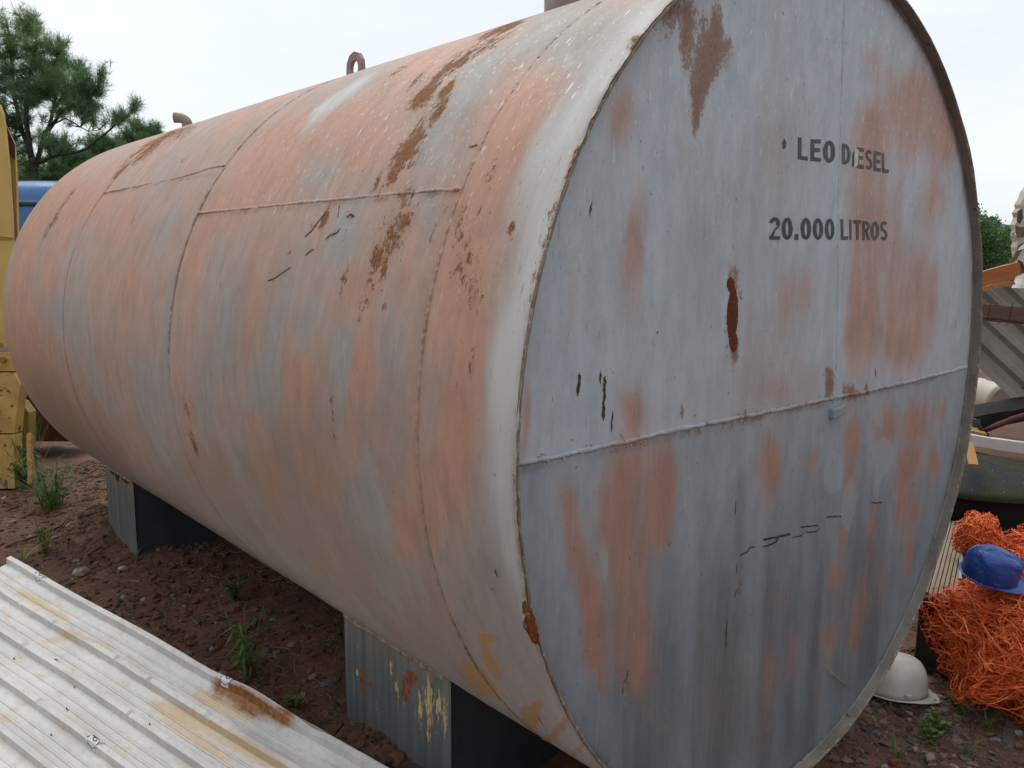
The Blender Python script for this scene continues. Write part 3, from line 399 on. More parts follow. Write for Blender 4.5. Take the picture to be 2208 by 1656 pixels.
    # pinholes everywhere
    pin = t.noise(t.mapv(sv, (95, 52, 1), (9, 4, 0)), 1, 2, .4)
    col = t.mix(t.step(pin, .775, .80), col, (.07, .05, .04))
    # rust: stain round it, flaking edge, body
    rs = msk(A('rust'), t.math('ADD', t.math('MULTIPLY', streak, .5), t.math('MULTIPLY', blot, .5)), .7, .1, .8)
    col = t.mix(t.math('MULTIPLY', rs, .50), col, (.33, .165, .078))
    nb = t.math('ADD', t.math('MULTIPLY', blot, .62), t.math('MULTIPLY', blot2, .38))
    spk = t.math('MULTIPLY', t.step(A('rust'), .05, .30), t.step(blot2, .585, .64))
    rm = t.math('MAXIMUM', msk(A('rust'), nb, 4.2, .60, .66), t.math('MULTIPLY', spk, .8))
    rm = t.math('MULTIPLY', rm, t.step(t.noise(t.mapv(sv, (30, 9, 1), (7, 7, 0)), 1, 5, .7), .28, .5, .78, 1.0))
    rmh = t.math('MULTIPLY', t.step(t.math('ADD', A('rust'), t.math('ADD', t.math('MULTIPLY', t.math('SUBTRACT', blot2, .5), 1.5), t.math('MULTIPLY', t.math('SUBTRACT', grain, .5), 1.3))), .30, 1.15), .80)
    rm = t.mix(head, rm, rmh)
    edge = t.math('MAXIMUM', t.math('SUBTRACT', msk(A('rust'), nb, 4.2, .44, .52), rm), 0.0)
    col = t.mix(t.math('MULTIPLY', t.math('MULTIPLY', A('seam'), t.step(t.math('ADD', blot, t.math('MULTIPLY', streak, .3)), .5, .75)), .85), col, (.085, .058, .042))
    rcol = t.mix(t.step(blot2, .38, .62), (.28, .130, .055), (.125, .052, .025))
    rcol = t.mix(t.step(t.noise(t.mapv(sv, (22, 12, 1), (8, 1, 0)), 1, 5, .65), .48, .60), rcol, (.235, .098, .036))
    rcol = t.mix(t.math('MULTIPLY', t.step(grain, .54, .70), .45), rcol, (.29, .165, .085))
    rcol = t.mix(t.math('MULTIPLY', t.step(grain, .46, .34), .7), rcol, (.055, .024, .014))
    col = t.mix(t.math('MULTIPLY', edge, .6), col, (.13, .07, .042))
    col = t.mix(rm, col, t.mix(t.math('MULTIPLY', head, .45), rcol, (.26, .125, .055)))
    rr = msk(A('redrust'), nb, 1.0, .45, .55)
    rrcol = t.mix(t.step(grain, .45, .7), (.105, .022, .011), (.20, .065, .022))
    col = t.mix(rr, col, rrcol)
    h = t.math('ADD', t.math('MULTIPLY', grain, .12), t.math('MULTIPLY', soft, .5))
    h = t.math('ADD', h, t.math('MULTIPLY', rm, t.math('MULTIPLY', t.math('SUBTRACT', nb, .62), 3.0)))
    nrm = t.bump(h, .0035, .55)
    ro = t.math('ADD', t.step(soft, .3, .7, .52, .64), t.math('MULTIPLY', t.math('MAXIMUM', rm, rr), .35))
    return t.done(col, ro, nrm)
TANK_PAINT = make_tank_paint()
RUSTY_EDGE = plain('rusty_edge', (.27, .23, .18), (.17, .125, .09), 26, .8, .2, .003, speck=(.34, .30, .24), speck_scale=45, speck_lo=.55)
RIM_INNER = plain('rim_inner', (.23, .215, .19), (.15, .14, .125), 9, .6, .3, .002, speck=(.12, .065, .04), speck_scale=22, speck_lo=.64)

# ------------------------------------------------------------------ the tank
tank = empty('fuel_tank', (0, 0, ZC))
tag(tank, 'huge grey and salmon horizontal steel diesel tank with rust patches and stencilled lettering', 'tank')
# (children are modelled about the tank axis, z = 0 there)

def shell_r(Y, TH):
    r = R + .0036 * vnoise(Y * 1.6, TH * 2.4, 21) + .0010 * vnoise(Y * 5, TH * 6, 22)
    for yw in (.325, 1.833, 3.262):                            # plates pull in slightly at the welds
        r = r - .003 * np.exp(-((Y - yw) / .035) ** 2)
    return r

SCAB = 196.6
RINGS = [0.0, .325, 1.833, 3.262, LEN]
TH = np.concatenate([np.radians(np.arange(104, 236, .36)), np.radians(np.arange(236, 464, 4.0))])
for k in range(4):
    y0, y1 = RINGS[k], RINGS[k + 1]
    ny = int((y1 - y0) / (.0085, .010, .012, .014)[k]) + 2
    Y, T = np.meshgrid(np.linspace(y0, y1, ny), TH, indexing='ij')
    rr = shell_r(Y, T)
    if k == 0:                                                 # the ragged, rust-eaten front edge
        edge = smoothstep(.012, 0, Y)
        Y = Y + edge * (.0025 * vnoise(T * 60, T * 0, 31) + .002)
        notch = np.exp(-((np.degrees(T) - SCAB) / 1.5) ** 2) * smoothstep(.035, 0, Y)
        rr = rr + .016 * notch; Y = Y + .012 * notch
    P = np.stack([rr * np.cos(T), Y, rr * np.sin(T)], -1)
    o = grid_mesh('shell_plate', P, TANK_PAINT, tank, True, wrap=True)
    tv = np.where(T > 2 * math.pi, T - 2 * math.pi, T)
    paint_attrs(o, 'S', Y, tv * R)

# rear end plate, slightly dished
a = np.linspace(0, 2 * math.pi, 97)[:-1]
rr_ = np.linspace(.02, 1, 12)
RR, AA = np.meshgrid(rr_, a, indexing='ij')
P = np.stack([RR * (R - .002) * np.cos(AA), LEN - .002 + .05 * (1 - RR ** 2), RR * (R - .002) * np.sin(AA)], -1)
grid_mesh('rear_plate', P, plain('rear_paint', (.40, .33, .29), (.42, .27, .21), 3, .55), tank, True, wrap=True)

# front end plates: two upper halves and the lower half
def seam_x(z): return .025 + (1.0656 - z) * (.1285 - .025) / 1.094
ZW = -.018
def head_y(X, Z): return REC + .004 * vnoise(X * 1.8, Z * 1.8, 41) + .0012 * vnoise(X * 5, Z * 5, 42)
def hy1(x, z): return float(head_y(np.array([x]), np.array([z]))[0])
def head_plate(zs, xl, xr, ncol):
    zs = np.asarray(zs)
    tt = np.linspace(0, 1, ncol)
    X = xl(zs)[:, None] * (1 - tt) + xr(zs)[:, None] * tt
    Z = np.repeat(zs[:, None], ncol, 1)
    Yh = head_y(X, Z)
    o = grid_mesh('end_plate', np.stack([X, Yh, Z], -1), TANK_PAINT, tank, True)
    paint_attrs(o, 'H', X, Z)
half = lambda z: np.sqrt(np.maximum((R - .008) ** 2 - z * z, 1e-6))
zu = np.concatenate([np.linspace(ZW + .0005, 1.05, 130), np.linspace(1.055, R - .009, 22)])
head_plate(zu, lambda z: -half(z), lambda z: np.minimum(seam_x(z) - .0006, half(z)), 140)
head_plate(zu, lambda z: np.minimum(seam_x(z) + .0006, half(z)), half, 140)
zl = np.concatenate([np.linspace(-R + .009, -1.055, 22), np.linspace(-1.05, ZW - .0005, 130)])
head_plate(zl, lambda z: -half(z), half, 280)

# rim: cut edge and inside wall of the shell in front of the end plate
aa = np.linspace(0, 2 * math.pi, 721)[:-1]
prof = [(R - .0005, .004), (R - .001, -.0005), (R - .004, -.002), (R - .0075, -.0005), (R - .008, .004), (R - .0085, .018), (R - .009, REC + .004)]
Pp = []
for i, (r_, y_) in enumerate(prof):
    jit = .0007 * vnoise(aa * 70, aa * 0 + i, 51)
    nt_ = np.exp(-((np.degrees(aa) - SCAB) / 1.5) ** 2) * (1 if i < 5 else 0)
    rr2 = r_ + jit * (.5 if i in (0, 6) else 1) + .016 * nt_
    Pp.append(np.stack([rr2 * np.cos(aa), y_ + jit + .012 * nt_ + (.003 if i < 5 else 0), rr2 * np.sin(aa)], -1))
grid_mesh('rim_edge', np.array(Pp[:5]), RUSTY_EDGE, tank, True, wrap=True)
grid_mesh('rim_wall', np.array(Pp[4:]), RIM_INNER, tank, True, wrap=True)

# weld beads
def bead(name, pts, nrm, width, height, kind=None, uv=None, mat=TANK_PAINT, step=.0045, seed=0, rough=.35):
    pts = np.asarray(pts, float); nrm = np.asarray(nrm, float)
    d = np.concatenate([[0], np.cumsum(np.linalg.norm(np.diff(pts, axis=0), axis=1))])
    n = max(int(d[-1] / step), 2)
    s_ = np.linspace(0, d[-1], n)
    I = lambda A_: np.stack([np.interp(s_, d, A_[:, k]) for k in range(A_.shape[1])], 1)
    Pn = I(pts); Nn = I(nrm); Nn /= np.linalg.norm(Nn, axis=1)[:, None]
    Tn = np.gradient(Pn, axis=0); Tn /= np.linalg.norm(Tn, axis=1)[:, None]
    Bn = np.cross(Nn, Tn)
    w_ = width * (1 + rough * .6 * vnoise(s_ * 70, s_ * 0 + 1, seed) + .2 * vnoise(s_ * 14, s_ * 0, seed + 1))
    h_ = height * (1 + rough * vnoise(s_ * 110, s_ * 0 + 4, seed + 2) + .25 * vnoise(s_ * 22, s_ * 0, seed + 5))
    tp_e = np.clip(np.minimum(s_, s_[-1] - s_) / .012, .05, 1); w_ = w_ * tp_e ** .5; h_ = h_ * tp_e ** .5
    off = width * .10 * vnoise(s_ * 9, s_ * 0, seed + 3) + width * .10 * vnoise(s_ * 50, s_ * 0, seed + 6)
    ang = np.linspace(-1, 1, 7)
    rows = []
    for q in ang:
        rows.append(Pn + Bn * (off + w_ * q / 2)[:, None] + Nn * (h_ * math.sqrt(max(1 - q * q, 0)) - .001)[:, None])
    P = np.array(rows).transpose(1, 0, 2)
    o = grid_mesh(name, P, mat, tank, True)
    if kind:
        UV = I(np.asarray(uv, float))
        paint_attrs(o, kind, np.repeat(UV[:, :1], 7, 1), np.repeat(UV[:, 1:], 7, 1))
    return o

for k, (yw, w_, h_) in enumerate(((.325, .011, .0030), (1.833, .011, .0030), (3.262, .008, .0022))):
    t_ = np.radians(np.linspace(100, 240, 300))
    r_ = R - .0035
    bead('weld_seam', np.stack([r_ * np.cos(t_), t_ * 0 + yw, r_ * np.sin(t_)], 1), np.stack([np.cos(t_), t_ * 0, np.sin(t_)], 1), w_, h_ + .0012, 'S', np.stack([t_ * 0 + yw, t_ * R], 1), seed=60 + k, rough=.5)
def shell_line(rows, w_, h_, sd):
    uv = np.array(rows)
    t_ = uv[:, 1] / R
    n_ = np.stack([np.cos(t_), t_ * 0, np.sin(t_)], 1)
    bead('weld_seam', np.stack([R * np.cos(t_), uv[:, 0], R * np.sin(t_)], 1), n_, w_, h_, 'S', uv, seed=sd)
shell_line([[.327, 3.1285], [.6, 3.125], [1.0, 3.123], [1.4, 3.124], [1.838, 3.121]], .011, .0045, 71)
shell_line([[1.84, 2.914], [2.0, 2.914], [2.08, 2.925], [2.28, 2.938], [3.262, 2.939]], .010, .0038, 74)
hw = np.array(HW); hw[:, 0] = np.clip(hw[:, 0], -1.152, 1.152)
hw[:, 1] = ZW + .4 * (hw[:, 1] - ZW)
hwx = np.linspace(hw[0, 0], hw[-1, 0], 60); hwz = np.interp(hwx, hw[:, 0], hw[:, 1])
bead('weld_seam', np.stack([hwx, head_y(hwx, hwz), hwz], 1), np.array([[0, -1.0, 0]] * len(hwx)), .013, .0056, 'H', np.stack([hwx, hwz], 1), seed=81)
vz = np.linspace(1.15, ZW, 40)
bead('weld_seam', np.stack([seam_x(vz), head_y(seam_x(vz), vz), vz], 1), np.array([[0, -1.0, 0]] * 40), .007, .0022, 'H', np.stack([seam_x(vz), vz], 1), seed=84, rough=.6)
ta = np.radians(np.linspace(0, 360, 600))
bead('weld_seam', np.stack([(R - .012) * np.cos(ta), ta * 0 + REC - .001, (R - .012) * np.sin(ta)], 1), np.stack([-np.cos(ta), ta * 0 - 1, -np.sin(ta)], 1), .010, .004, mat=RIM_INNER, seed=87)
# lumps of weld spatter along the end weld
mb = MB()
for i in range(150):
    x = RNG.uniform(-1.12, 1.1); z = ZW + RNG.normal() * .014; r_ = RNG.uniform(.0010, .0026)
    mb.add([(x - r_, REC + .001, z - r_), (x + r_, REC + .001, z - r_), (x + r_, REC + .001, z + r_), (x - r_, REC + .001, z + r_), (x, REC - r_ * 1.4, z)], [(0, 1, 4), (1, 2, 4), (2, 3, 4), (3, 0, 4)])
tag(mb.build('weld_spatter', plain('spatter_paint', (.40, .42, .44), (.3, .27, .25), 30), tank, True), kind='stuff')
# small bracket stub on the end weld
b_ = MB().box((.126, REC - .006, -.062), (.07, .02, .030), Matrix.Rotation(-.1, 3, 'Y')).build('bracket_stub', plain('stub_paint', (.30, .34, .39), (.24, .26, .29), 20, .5, bump=.002), tank)
bevel(b_, .005, 2)

# cracks and scratches through the paint (thin dark curls standing off the plate)
SCR_DARK = plain('bare_scratch', (.045, .034, .028), (.075, .048, .032), 60, .7)
SCR_PALE = plain('curled_paint', (.66, .64, .62), (.5, .48, .47), 60, .5)
def scratches(rows, kind, off, mat, name, wf=1.0, shift=0.0, lift=0.0):
    mb = MB()
    for row in rows:
        w_ = max(row[-1] * wf * (.62 if kind == 'S' else .85), .0007)
        pts = np.array(row[:-1])
        d = np.concatenate([[0], np.cumsum(np.linalg.norm(np.diff(pts, axis=0), axis=1))])
        n = max(int(d[-1] / .004), 4)
        s_ = np.linspace(0, d[-1], n)
        q = np.stack([np.interp(s_, d, pts[:, 0]), np.interp(s_, d, pts[:, 1])], 1)
        q += RNG.normal(size=q.shape) * w_ * .35
        t_ = np.gradient(q, axis=0); t_ /= np.linalg.norm(t_, axis=1)[:, None] + 1e-9
        nn = np.stack([-t_[:, 1], t_[:, 0]], 1)
        ww = w_ * (np.clip(np.minimum(np.arange(n), np.arange(n)[::-1]) / 2.0, .25, 1)) * RNG.uniform(.6, 1.25, n)
        vs = []
        for i in range(n):
            for sg, up in ((-1, 0), (1, lift)):
                u, v = q[i] + nn[i] * (sg * ww[i] + shift * w_)
                if kind == 'S':
                    t2 = v / R; rr = float(shell_r(np.array([u]), np.array([t2]))[0]) + off + up
                    vs.append((rr * math.cos(t2), u, rr * math.sin(t2)))
                else:
                    vs.append((u, hy1(u, v) - .0009 - up, v))
        mb.add(vs, [(2 * i, 2 * i + 1, 2 * i + 3, 2 * i + 2) for i in range(n - 1)])
    return tag(mb.build(name, mat, tank), kind='stuff')
scratches(SCR_S, 'S', .0010, SCR_DARK, 'paint_scratches')
scratches([r for r in SCR_S if r[-1] > .003], 'S', .0012, SCR_PALE, 'curled_paint_edges', .35, 2.6, .002)
scratches(SCR_H, 'H', .0, SCR_DARK, 'paint_cracks')

# lettering: vinyl letters, bold condensed, some faded and torn
INK = [plain('letter_black', (.022, .028, .035), (.035, .042, .05), 30, .45, .4), plain('letter_faded', (.075, .08, .085), (.05, .052, .055), 30, .5, .35, speck=(.22, .2, .19), speck_scale=90, speck_lo=.68)]
AW, SW = .50, .18
def arc(cx, cy, rx, ry, a0, a1, n=14, w=SW):
    o_ = [(cx + rx * math.cos(a), cy + ry * math.sin(a)) for a in np.linspace(a0, a1, n)]
    i_ = [(cx + (rx - w) * math.cos(a), cy + (ry - w) * math.sin(a)) for a in np.linspace(a0, a1, n)]
    return o_ + i_, [(k, k + 1, n + k + 1, n + k) for k in range(n - 1)]
def rect(x0, y0, x1, y1): return [(x0, y0), (x1, y0), (x1, y1), (x0, y1)], [(0, 1, 2, 3)]
pi = math.pi
GLY = {
 'L': [rect(0, 0, SW, 1), rect(SW, 0, AW, SW)],
 'E': [rect(0, 0, SW, 1), rect(SW, 0, AW, SW), rect(SW, .42, AW * .92, .42 + SW), rect(SW, 1 - SW, AW, 1)],
 'I': [rect(0, 0, AW, 1)],
 'T': [rect(0, 1 - SW, AW, 1), rect(AW / 2 - SW / 2, 0, AW / 2 + SW / 2, 1 - SW)],
 'O': [arc(AW / 2, .5, AW / 2, .5, 0, 2 * pi, 33)],
 '0': [arc(AW / 2, .5, AW / 2, .5, 0, 2 * pi, 33)],
 '.': [rect(0, 0, AW, 1)],
 'D': [rect(0, 0, SW, 1), arc(SW, .5, AW - SW, .5, -pi / 2, pi / 2, 20)],
 'R': [rect(0, 0, SW, 1), arc(SW, .72, AW - SW, .28, -pi / 2, pi / 2, 14, .15), ([(SW + .02, .45), (SW + .18, .50), (AW + .02, 0), (AW - .17, 0)], [(0, 1, 2, 3)])],
 'S': [arc(AW / 2, .735, AW / 2, .265, .15 * pi, 1.5 * pi, 18, .155), arc(AW / 2, .285, AW / 2, .285, .5 * pi, -.85 * pi, 18, .155)],
 '2': [arc(AW / 2, .72, AW / 2, .28, .95 * pi, -.18 * pi, 16, .16), ([(AW * .95, .60), (AW * .66, .56), (0, .13), (.2, .15)], [(0, 1, 3, 2)]), rect(0, 0, AW, .15)],
 "'": [([(.12, 0), (.42, .08), (.5, .62), (.26, 1), (0, .55)], [(0, 1, 2, 3, 4)])],
}
for row in LETTERS:
    ch, q, fade = row[0], np.array(row[1:9]).reshape(4, 2), row[9]
    vs, fs = [], []
    for v_, f_ in GLY[ch]:
        b0 = len(vs)
        for x, y in v_:
            s_, t_ = x / AW, y
            s_ += RNG.normal() * .012; t_ += RNG.normal() * .008
            if ch == 'I' and fade and row[2] > .6 and t_ > .8: t_ -= .33; s_ += .25
            p_ = (q[0] * (1 - s_) + q[1] * s_) * (1 - t_) + (q[3] * (1 - s_) + q[2] * s_) * t_
            vs.append((p_[0], hy1(p_[0], p_[1]) - .0010, p_[1]))
        fs += [tuple(b0 + i for i in f) for f in f_]
    mesh('letter', vs, fs, INK[fade], tank)
# the torn, peeled-back vinyl of one letter
mesh('peeled_letter', [(x_, hy1(x_, z_) - d_, z_) for x_, d_, z_ in ((.146, .0014, .694), (.160, .005, .690), (.158, .007, .648), (.148, .0014, .640), (.143, .002, .665))], [(0, 1, 2, 3, 4)], SCR_PALE, tank)

# rust-eaten lump on the rim
mb = MB()
t0 = math.radians(SCAB)
ct = Vector((math.cos(t0) * (R + .006), .010, math.sin(t0) * (R + .006)))
er = Vector((math.cos(t0), 0, math.sin(t0))); et = Vector((-math.sin(t0), 0, math.cos(t0))); ey = Vector((0, 1, 0))
vs = []
for i in range(15):
    for j in range(8):
        f_ = (i / 14 - .5) * 2
        prof_ = math.sqrt(max(1 - f_ * f_, 0))
        w_ = (j / 7 - .5) * 2
        bump_ = .010 * prof_ * (1 - w_ * w_) + .002 * math.sin(i * 2.3 + j * 1.7)
        vs.append(ct + et * (f_ * .052) + ey * (w_ * .016 * (prof_ + .15)) + er * (bump_ - .004))
mesh('rust_scab', vs, grid_faces(15, 8), plain('scab_rust', (.27, .085, .022), (.13, .045, .018), 45, .85, .2, .004, speck=(.33, .25, .16), speck_scale=70, speck_lo=.6), tank, True)

FIT = plain('fitting_paint', (.30, .225, .20), (.24, .165, .14), 14, .6, .3, .001, speck=(.13, .07, .045), speck_scale=40, speck_lo=.62)
# lifting lug: plate with an eye
def lug_outline(n, rx, top):
    return [(rx * math.cos(a), top + rx * math.sin(a)) for a in np.linspace(0, pi, n)]
outer = [(.072, -.04)] + lug_outline(15, .072, .115) + [(-.072, -.04)]
hole = [(.037 * math.cos(a), .112 + .037 * math.sin(a)) for a in np.linspace(-pi / 2, 1.5 * pi, 17)]
on_ = [(.0, -.04)] + outer + [(.0, -.04)]
dd = np.linspace(0, 1, 17)
acc = np.concatenate([[0], np.cumsum([math.dist(on_[i], on_[i + 1]) for i in range(len(on_) - 1)])]); acc /= acc[-1]
rs = [(np.interp(t_, acc, [p[0] for p in on_]), np.interp(t_, acc, [p[1] for p in on_])) for t_ in dd]
vs, fs = [], []
for x_ in (-.010, .010):
    for p in rs: vs.append((x_, 2.465 + p[0], R + p[1]))
    for p in hole: vs.append((x_, 2.465 + p[0], R + p[1]))
for k in range(16):
    fs += [(k, k + 1, 17 + k + 1, 17 + k), (34 + k, 34 + 17 + k, 34 + 17 + k + 1, 34 + k + 1), (k, 34 + k, 34 + k + 1, k + 1), (17 + k, 17 + k + 1, 51 + k + 1, 51 + k)]
mesh('lifting_lug', vs, fs, FIT, tank)
# vent pipe with elbow
base = Vector((-.075, 4.43, R - .06))
ptsv = [base, base + Vector((0, 0, .115))]
for a in np.linspace(0, pi / 2, 7): ptsv.append(base + Vector((-.045 * (1 - math.cos(a)), .045 * (1 - math.cos(a)) * .75, .115 + .045 * math.sin(a) + .01)))
ptsv.append(ptsv[-1] + Vector((-.022, .016, 0)))
vp = MB().tube(ptsv, [.025, .025] + [.032] * 7 + [.034], 14).build('vent_elbow', FIT, tank, True)
MB().tube([base + Vector((0, 0, .09)), base + Vector((0, 0, .125))], .036, 14).build('collar', FIT, vp, True)
# manhole neck
MHY, MHR = .88, .21
mn = MB().tube([(.02, MHY, R - .12), (.02, MHY, R + .17)], MHR, 40).build('manhole_neck', FIT, tank, True)
MB().tube([(.02, MHY, R + .17), (.02, MHY, R + .19)], MHR + .05, 40).build('manhole_lid', FIT, mn, False)

# saddles
def make_saddle_mat():
    t = NT('saddle_paint', .5, .4)
    v = t.coord(); A = t.attr
    st = t.noise(t.mapv(v, (1, 30, .8)), 1, 4); f = t.noise(t.mapv(v, (1, 95, 5)), 1, 4); b = t.noise(v, 60, 5, .65); c = t.noise(t.mapv(v, (1, 150, 34)), 1, 4, .65)
    col = t.mix(t.step(st, .3, .7), (.082, .092, .096), (.122, .134, .136))
    col = t.mix(t.math('MULTIPLY', t.step(f, .55, .75), .4), col, (.19, .20, .20))
    col = t.mix(t.math('MULTIPLY', A('grime'), t.step(st, .3, .65, .2, .75)), col, (.20, .18, .13))
    def msk(a, nz, amt, lo, hi): return t.step(t.math('ADD', a, t.math('MULTIPLY', t.math('SUBTRACT', nz, .5), amt)), lo, hi)
    col = t.mix(msk(A('yel'), c, 2.6, .72, .78), col, (.50, .38, .18))
    rm = msk(A('rst'), b, .9, .46, .56)
    col = t.mix(rm, col, t.mix(t.step(b, .4, .6), (.24, .085, .04), (.14, .05, .028)))
    return t.done(col, None, t.bump(t.math('ADD', st, t.math('MULTIPLY', b, .3)), .002, .5))
SADDLE = make_saddle_mat()
NAVY = plain('saddle_front_paint', (.035, .042, .055), (.055, .06, .07), 6, .5, .4, .001, (1, 1, .5), speck=(.16, .16, .15), speck_scale=55, speck_lo=.7)
SX = .778
def saddle(y0, y1, marks):
    sd = empty('saddle_support')
    sd.parent = tank
    for sx in (-1, 1):
        ys = np.linspace(y0, y1, 90); zt = -math.sqrt((R + .001) ** 2 - SX ** 2)
        zs = np.linspace(-1.36, zt, 110)
        Yg, Zg = np.meshgrid(ys, zs, indexing='ij')
        Xg = sx * (SX + .0007 * np.cos((Yg - y0) * 78) + .002 * vnoise(Yg * 6, Zg * 4, 90))
        o = grid_mesh('side_plate', np.stack([Xg, Yg, Zg], -1), SADDLE, sd, True, flip=(sx > 0))
        u, v = Yg.ravel(), Zg.ravel()
        attr(o, 'rst', patch(marks[0] if sx < 0 else [], u, v, 1.6)); attr(o, 'yel', patch(marks[1] if sx < 0 else [], u, v, 1.2))
        attr(o, 'grime', np.clip(smoothstep(zt - .16, zt, v) + .5 * smoothstep(-1.18, -1.29, v), 0, 1))
    for yy, s_ in ((y0 + .003, 1), (y1 - .003, -1)):
        xs = np.linspace(-SX + .003, SX - .003, 60)
        top = -np.sqrt((R + .002) ** 2 - xs ** 2)
        P = np.array([[(x, yy, -1.36), (x, yy, t_)] for x, t_ in zip(xs, top)])
        grid_mesh('cross_plate', P, NAVY, sd, False, flip=(s_ < 0))
    # fillet weld / grime bead where the plate meets the tank
    ys = np.linspace(y0, y1, 40)
    tt = math.atan2(-math.sqrt(R * R - SX * SX), -SX)
    o = bead('fillet_weld', np.stack([ys * 0 - SX - .004, ys, ys * 0 - math.sqrt(R * R - SX * SX) - .002], 1), np.array([[-.9, 0, -.3]] * 40), .02, .008, mat=RUSTY_EDGE, seed=95)
    o.parent = sd
    return sd
SADDLE_MARKS = ( [[1.234, -1.087, 7.176, 16.953, -64.239, 0.0, 1.0], [0.956, -0.988, 10.159, 23.99, -41.912, 0.0, 1.0], [0.937, -0.951, 18.631, 44.957, -27.302, 0.0, 1.0], [1.18, -1.075, 27.643, 64.965, -110.354, 0.0, 1.0], [0.819, -0.926, 30.334, 72.338, -102.676, 0.0, 1.0], [0.973, -1.027, 19.147, 44.167, -62.121, -0.0, 1.0]] , [[1.05, -0.957, 11.246, 27.785, -119.38, 0.0, 1.0], [1.264, -1.063, 26.365, 63.76, -105.508, 0.0, 1.0], [1.016, -1.012, 9.29, 21.884, -91.005, 0.0, 0.8], [0.885, -1.023, 6.993, 15.818, -98.138, 0.0, 0.8], [0.837, -0.993, 6.261, 14.287, -57.806, 0.0, 1.0], [0.784, -0.979, 9.579, 21.77, -83.66, -0.0, 0.9], [0.754, -1.01, 7.437, 16.4, -85.073, 0.0, 0.8], [0.839, -1.1, 13.606, 28.847, -200.842, 0.0, 0.9], [1.141, -1.134, 13.091, 29.325, -112.389, -0.0, 0.6], [0.973, -1.027, 14.892, 34.352, -124.242, -0.0, 0.9], [1.263, -0.976, 16.11, 41.368, -106.028, 0.0, 0.6], [0.899, -0.98, 4.511, 10.558, -6.503, 0.0, 0.25], [0.826, -1.026, 4.82, 10.706, -8.134, 0.0, 0.38]] )

saddle(.722, 1.345, SADDLE_MARKS)
saddle(3.66, 4.20, ([[3.80, -.93, 30, 0, 0, 30, .0]], [[3.9, -1.0, 4, 0, 0, 4, .15]]))
# rusted-through holes along the top of the far saddle
mb = MB()
for yy, w_, h_ in ((3.80, .10, .035), (3.96, .05, .055), (4.04, .07, .03)):
    z0 = -math.sqrt(R * R - SX * SX)
    pts_ = [(-SX - .006, yy - w_, z0 - .004), (-SX - .006, yy - w_ * .3, z0 - h_), (-SX - .006, yy + w_ * .35, z0 - h_ * .8), (-SX - .006, yy + w_ * .6, z0 - h_ * .3), (-SX - .006, yy + w_, z0 - .004)]
    mb.add(pts_, [(4, 3, 2, 1, 0)])
tag(mb.build('rust_flakes', plain('flake_rust', (.07, .03, .02), (.03, .018, .014), 40, .9), tank), kind='stuff')

# ------------------------------------------------------------------ viewing frame used only to lay things out at their distance
RV = Vector((.7467, -.6652, .0050)); UV_ = Vector((.0952, .1144, .9889)); FV = Vector((.6583, .7378, -.1493))
CP = Vector(cam.location)
def at(x, y, d):
    """point of the place seen at photograph pixel x, y, at distance d in metres along the view"""
    return CP + (FV + RV * ((x - 1104) / 1766.75) - UV_ * ((y - 828) / 1766.75)) * d

# ------------------------------------------------------------------ ground
def ground_z(x, y):
    x = np.asarray(x, float); y = np.asarray(y, float)
    near = np.exp(-((x / 30) ** 2 + (y / 30) ** 2))
    z = .035 * fbm(x * 1.3, y * 1.3, 3, 101) + .020 * fbm(x * 5, y * 5, 3, 103) + .008 * np.abs(fbm(x * 16, y * 16, 3, 105))
    z = z * near - .02
    z = z - .17 * smoothstep(-1.05, -1.6, x) * smoothstep(3.5, 2.2, y) * smoothstep(-4, -1, y)
    z = z + .10 * np.exp(-(((x + .80) / .10) ** 2 + ((y - 1.05) / .30) ** 2))
    z = z + .09 * np.exp(-(((x + .78) / .16) ** 2 + ((y - 4.35) / .28) ** 2))
    z = z + .10 * np.exp(-(((x + .5) / .7) ** 2 + ((y - 5.6) / .6) ** 2))
    z = z + 2.5 * np.maximum(smoothstep(-3.6, -6.2, y) * smoothstep(-60, -30, y), .5 * smoothstep(-4.6, -7.2, x) * smoothstep(-60, -30, x) * smoothstep(14, 9, y))  # unseen earth bank behind and left of camera, added to shade the lower tank
    z = z + .48 * smoothstep(1.75, 3.2, x) * smoothstep(-1.5, .2, y) * np.exp(-(x / 12) ** 2)
    return z
def axis(lo, hi, st, far):
    a_ = list(np.arange(lo, hi, st))
    g = st; p = a_[-1]
    up = []
    while p < far: g *= 1.25; p += g; up.append(p)
    g = st; p = a_[0]; dn = []
    while p > -far: g *= 1.25; p -= g; dn.append(p)
    return np.array(dn[::-1] + a_ + up)
gx = axis(-1.5, 1.8, .016, 2600); gy = axis(-.6, 6.0, .017, 2600)
GX, GY = np.meshgrid(gx, gy, indexing='ij')
def make_soil():
    t = NT('red_soil', .85, .25)
    v = t.coord()
    a = t.noise(v, 1.7, 5, .6); b = t.noise(v, 9, 6, .65); c = t.noise(v, 70, 4, .6); d = t.voro(v, 55)
    col = t.mix(t.step(a, .35, .65), (.165, .075, .046), (.115, .060, .043))
    col = t.mix(t.step(b, .42, .66), col, (.078, .047, .036))
    col = t.mix(t.math('MULTIPLY', t.step(c, .5, .75), .55), col, (.21, .12, .082))
    col = t.mix(t.math('MULTIPLY', t.step(d, .12, .04), t.step(b, .5, .65)), col, (.13, .11, .10))
    h = t.math('ADD', t.math('MULTIPLY', b, .8), t.math('MULTIPLY', c, .35))
    return t.done(col, t.step(a, .3, .7, .72, .95), t.bump(h, .02, .9))
SOIL = make_soil()
g_o = grid_mesh('ground', np.stack([GX, GY, ground_z(GX, GY)], -1), SOIL, None, True)
tag(g_o, kind='structure')

def gz(x, y): return float(ground_z(np.array([x]), np.array([y]))[0])

